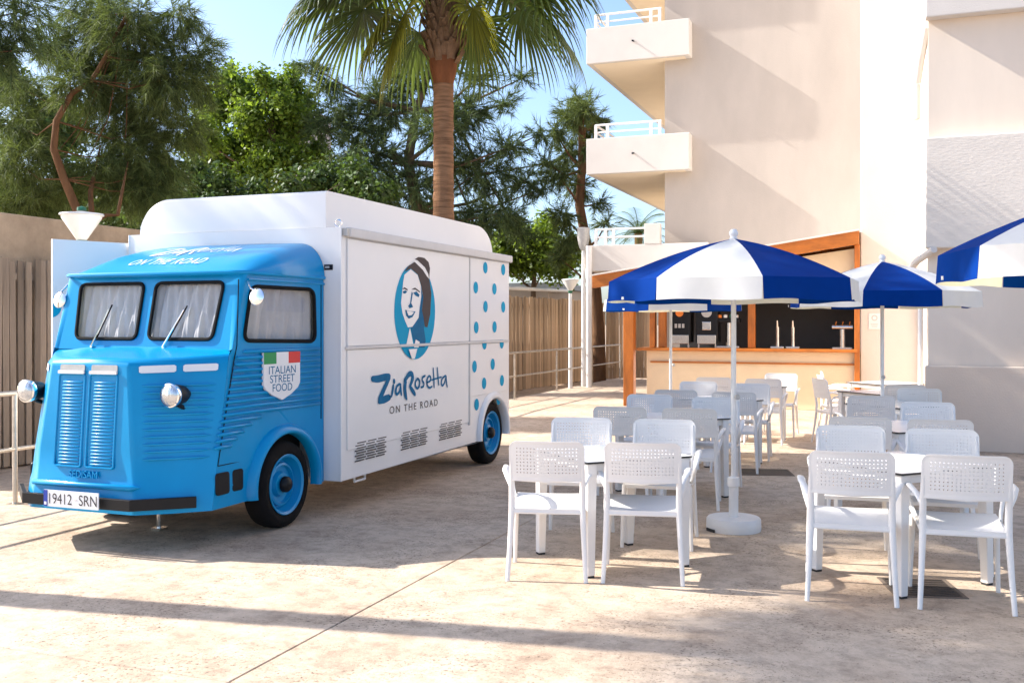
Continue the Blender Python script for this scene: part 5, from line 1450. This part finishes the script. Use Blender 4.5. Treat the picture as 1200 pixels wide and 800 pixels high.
# fan palms
def frond_mesh(seed, plen, L, elev, droop, seg=34, grav=.5):
    """stalk leaves the origin along +x, rising by elev; returns mesh with material slots stalk, blade"""
    r = random.Random(seed); mb_ = MB()
    pts = []; n = 8
    e = elev; p = Vector((0, 0, 0))
    for i in range(n + 1):
        pts.append(p.copy()); e2 = elev - droop * (i / n) ** 1.3
        p = p + Vector((math.cos(e2), 0, math.sin(e2))) * plen / n
    mb_.tube(pts, [.022 - .010 * i / n for i in range(n + 1)], 6, mi=0, flat=(.7, 1.2))
    d = (pts[-1] - pts[-2]).normalized(); s = Vector((0, 1, 0)); nn = d.cross(s) * -1
    if nn.z < 0: nn = -nn
    hub = pts[-1]
    for k in range(seg):
        th = math.radians(-125 + 250 * (k + .5) / seg)
        ll = L * (.80 + .20 * math.cos(th * .6)) * r.uniform(.93, 1.05)
        dirv = (d * math.cos(th) + s * math.sin(th)).normalized()
        perp = (-d * math.sin(th) + s * math.cos(th)).normalized()
        half = math.tan(math.radians(250 / seg / 2)) * .98
        ns = 9; prev = None
        fold = .16 * (1 if k % 2 else -1)
        split = r.uniform(.38, .50)
        pos = hub.copy(); cur = dirv.copy()
        ring = []
        for i in range(ns + 1):
            f = i / ns; rr = ll * f
            w = half * rr if f < split else half * ll * split * (1 - (f - split) / (1 - split)) ** .8
            w = max(w, .0015)
            if f < split: w *= 1.0
            ring.append((pos.copy(), w))
            # gravity bends the free part
            g = .05 + (.0 if f < split * .8 else 1.0) * grav * (f - split * .8) / (1 - split * .8)
            cur = (cur + Vector((0, 0, -1)) * g * r.uniform(.8, 1.2)).normalized()
            pos = pos + cur * ll / ns
        vs = []; fs = []
        for q, w in ring:
            vs += [q - perp * w + nn * (fold * w * .0), q + nn * (abs(fold) * w * 2.0), q + perp * w]
        for i in range(ns):
            a = i * 3
            fs += [(a, a + 1, a + 4, a + 3), (a + 1, a + 2, a + 5, a + 4)]
        mb_.add(vs, fs, 1)
    return mb_

def palm(x, y, h, label, spec, seed, neck=True):
    t = empty("fan_palm", (x, y, 0 if x > -7.5 else LOW), label, "palm tree")
    prof = []
    for i in range(52):
        f = i / 51; z = f * (h - 1.40)
        prof.append((.165 - .035 * min(1, f * 1.3) + .005 * math.sin(i * 2.4) + .004 * (i % 2), z))
    MB().lathe(prof, 20, Matrix.Translation((0, 0, 0))).build("trunk", M['palm_bark'], t, smooth=60, world_coords=False)
    MB().lathe([(.13, h - 1.41), (.145, h - 1.32), (.175, h - 1.20), (.185, h - 1.1), (.175, h - .6), (.15, h), (.05, h + .15)], 20).build("fibre_sleeve", M['palm_neck'], t, smooth=60, world_coords=False)
    r = random.Random(seed)
    bm_ = MB(); bm_.add([(-.05, 0, 0), (.05, 0, 0), (.055, .02, .10), (.03, .055, .24), (-.03, .055, .24), (-.055, .02, .10), (0, .035, .10), (0, .07, .22)],
                        [(0, 1, 6), (1, 2, 6), (2, 3, 7, 6), (7, 3, 4), (6, 7, 4, 5), (0, 6, 5)])
    bme = bm_.mesh("leaf_base"); bme.materials.append(M['boot'])
    for k in range(140):
        a = k * 2.39996; z = h - 1.14 + 1.1 * k / 140; rr = lerp(.180, .150, k / 140)
        o = bpy.data.objects.new("leaf_base", bme); col.objects.link(o); o.parent = t
        o.location = (rr * math.cos(a), rr * math.sin(a), z)
        o.rotation_euler = (r.uniform(-.30, .05), r.uniform(-.15, .15), a - math.pi / 2 + r.uniform(-.2, .2))
        o.scale = (r.uniform(.8, 1.3), r.uniform(1.0, 1.7), r.uniform(.7, 1.15))
    for i, (az, el, dr, pl, L, yel) in enumerate(spec):
        mb_ = frond_mesh(seed * 100 + i, pl, L, math.radians(el), math.radians(dr))
        o = mb_.build("frond", [M['stalk'], M['frond_yellow'] if yel else M['frond']], t, world_coords=False)
        o.location = (.05 * math.cos(math.radians(az)), .05 * math.sin(math.radians(az)), h + r.uniform(-.08, .08))
        o.rotation_euler = (r.uniform(-.25, .25), 0, math.radians(az))
yd = math.degrees(YAW)
# azimuths counted from the picture's right hand: yd = right, yd+180 = left
spec = [(yd + 180, 14, 45, 1.22, 1.45, 0), (yd + 173, 2, 50, 1.10, 1.42, 0), (yd + 186, -12, 55, .85, 1.15, 1), (yd + 200, -30, 50, .75, 1.05, 1), (yd + 166, 28, 55, 1.2, 1.35, 0), (yd + 190, 25, 60, 1.15, 1.35, 0),
        (yd + 2, 12, 45, .90, 1.40, 0), (yd - 7, -8, 45, 1.38, 1.25, 0), (yd + 9, -2, 50, 1.05, 1.25, 0), (yd - 27, -38, 45, .62, .85, 1), (yd - 10, 28, 55, 1.15, 1.35, 0), (yd + 16, 30, 50, 1.1, 1.3, 0),
        (yd + 190, -35, 45, .95, 1.00, 1), (yd + 150, 35, 60, 1.1, 1.25, 0), (yd + 35, 35, 60, 1.1, 1.25, 0), (yd + 245, 50, 60, .9, 1.15, 0), (yd - 68, 50, 60, .9, 1.15, 0),
        (yd + 90, 40, 60, 1.1, 1.1, 0), (yd + 120, -5, 60, 1.0, 1.1, 0), (yd + 60, -5, 60, 1.0, 1.1, 0), (yd - 90, 70, 50, 1.0, 1.1, 0), (yd + 300, 75, 40, 1.0, 1.1, 0), (yd + 20, 72, 40, 1.0, 1.1, 0), (yd + 140, 75, 40, 1.0, 1.1, 0),
        (yd + 100, 80, 30, 1.0, 1.1, 0), (yd + 205, 60, 50, 1.2, 1.2, 0), (yd - 22, 62, 50, 1.2, 1.2, 0)]
palm(-5.50, 11.92, 6.08, "tall fan palm with shaggy crown and orange-brown neck behind the truck", spec, 3)
spec2 = [(k * 137.5, 75 - 4.2 * k, 35 + 2.0 * k, 1.1, 1.05, 0) for k in range(24)]
palm(-8.6, 3.86, 7.9, "fan palm standing out of view beyond the handrail, casting the long trunk shadow", spec2, 5)
# distant feathery palm above the terrace
D = 46.0
base = site(748, 420, D) * [1, 1, 0] + [0, 0, LOW]
h = site(748, 262, D)[2]
t = empty("date_palm", tuple(base), "distant palm crown above the terrace railing", "palm tree")
MB().tube([(0, 0, 0), (.1, 0, h * .5), (0, 0, h)], [.25, .2, .18], 10).build("trunk", M['palm_bark'], t, smooth=60, world_coords=False)
for k in range(26):
    az = k * 2.39996; el = math.radians(75 - 3.6 * k); L = 1.9
    mb_ = MB(); pts = []; p = Vector((0, 0, h)); e = el
    for i in range(9):
        pts.append(p.copy()); p = p + Vector((math.cos(az) * math.cos(e), math.sin(az) * math.cos(e), math.sin(e))) * L / 8; e -= .16
    mb_.tube(pts, .015, 4)
    sd = Vector((-math.sin(az), math.cos(az), 0))
    for i in range(1, 9):
        for j in range(3):
            q = pts[i - 1].lerp(pts[i], j / 3)
            for sg in (-1, 1):
                tip = q + sd * sg * .42 + (pts[i] - pts[i - 1]) * 1.0 + Vector((0, 0, -.10))
                mb_.add([q, q + (pts[i] - pts[i - 1]) * .12, tip], [(0, 1, 2)])
    mb_.build("frond", M['frond'], t, world_coords=False)
# far blocks of flats
fb = empty("apartment_block", tuple(site(364, 440, 75) * [1, 1, 0] + [0, 0, LOW]), "far pale apartment tower between the leafy tree and the palm", "building")
c = site(360, 379, 75)
MB().box((c[0], c[1], 8.6), (1.7, 4, 17.2)).build("wall", M['stucco'], fb)
for k in range(6):
    MB().box((c[0] + .87, c[1] - .8, 16.2 - k * 2.6), (.06, 1.2, 1.2)).build("window", M['roof_grey'], fb)
    MB().box((c[0] + .2, c[1] - 2.02, 16.2 - k * 2.6), (.7, .06, 1.2)).build("window", M['roof_grey'], fb)
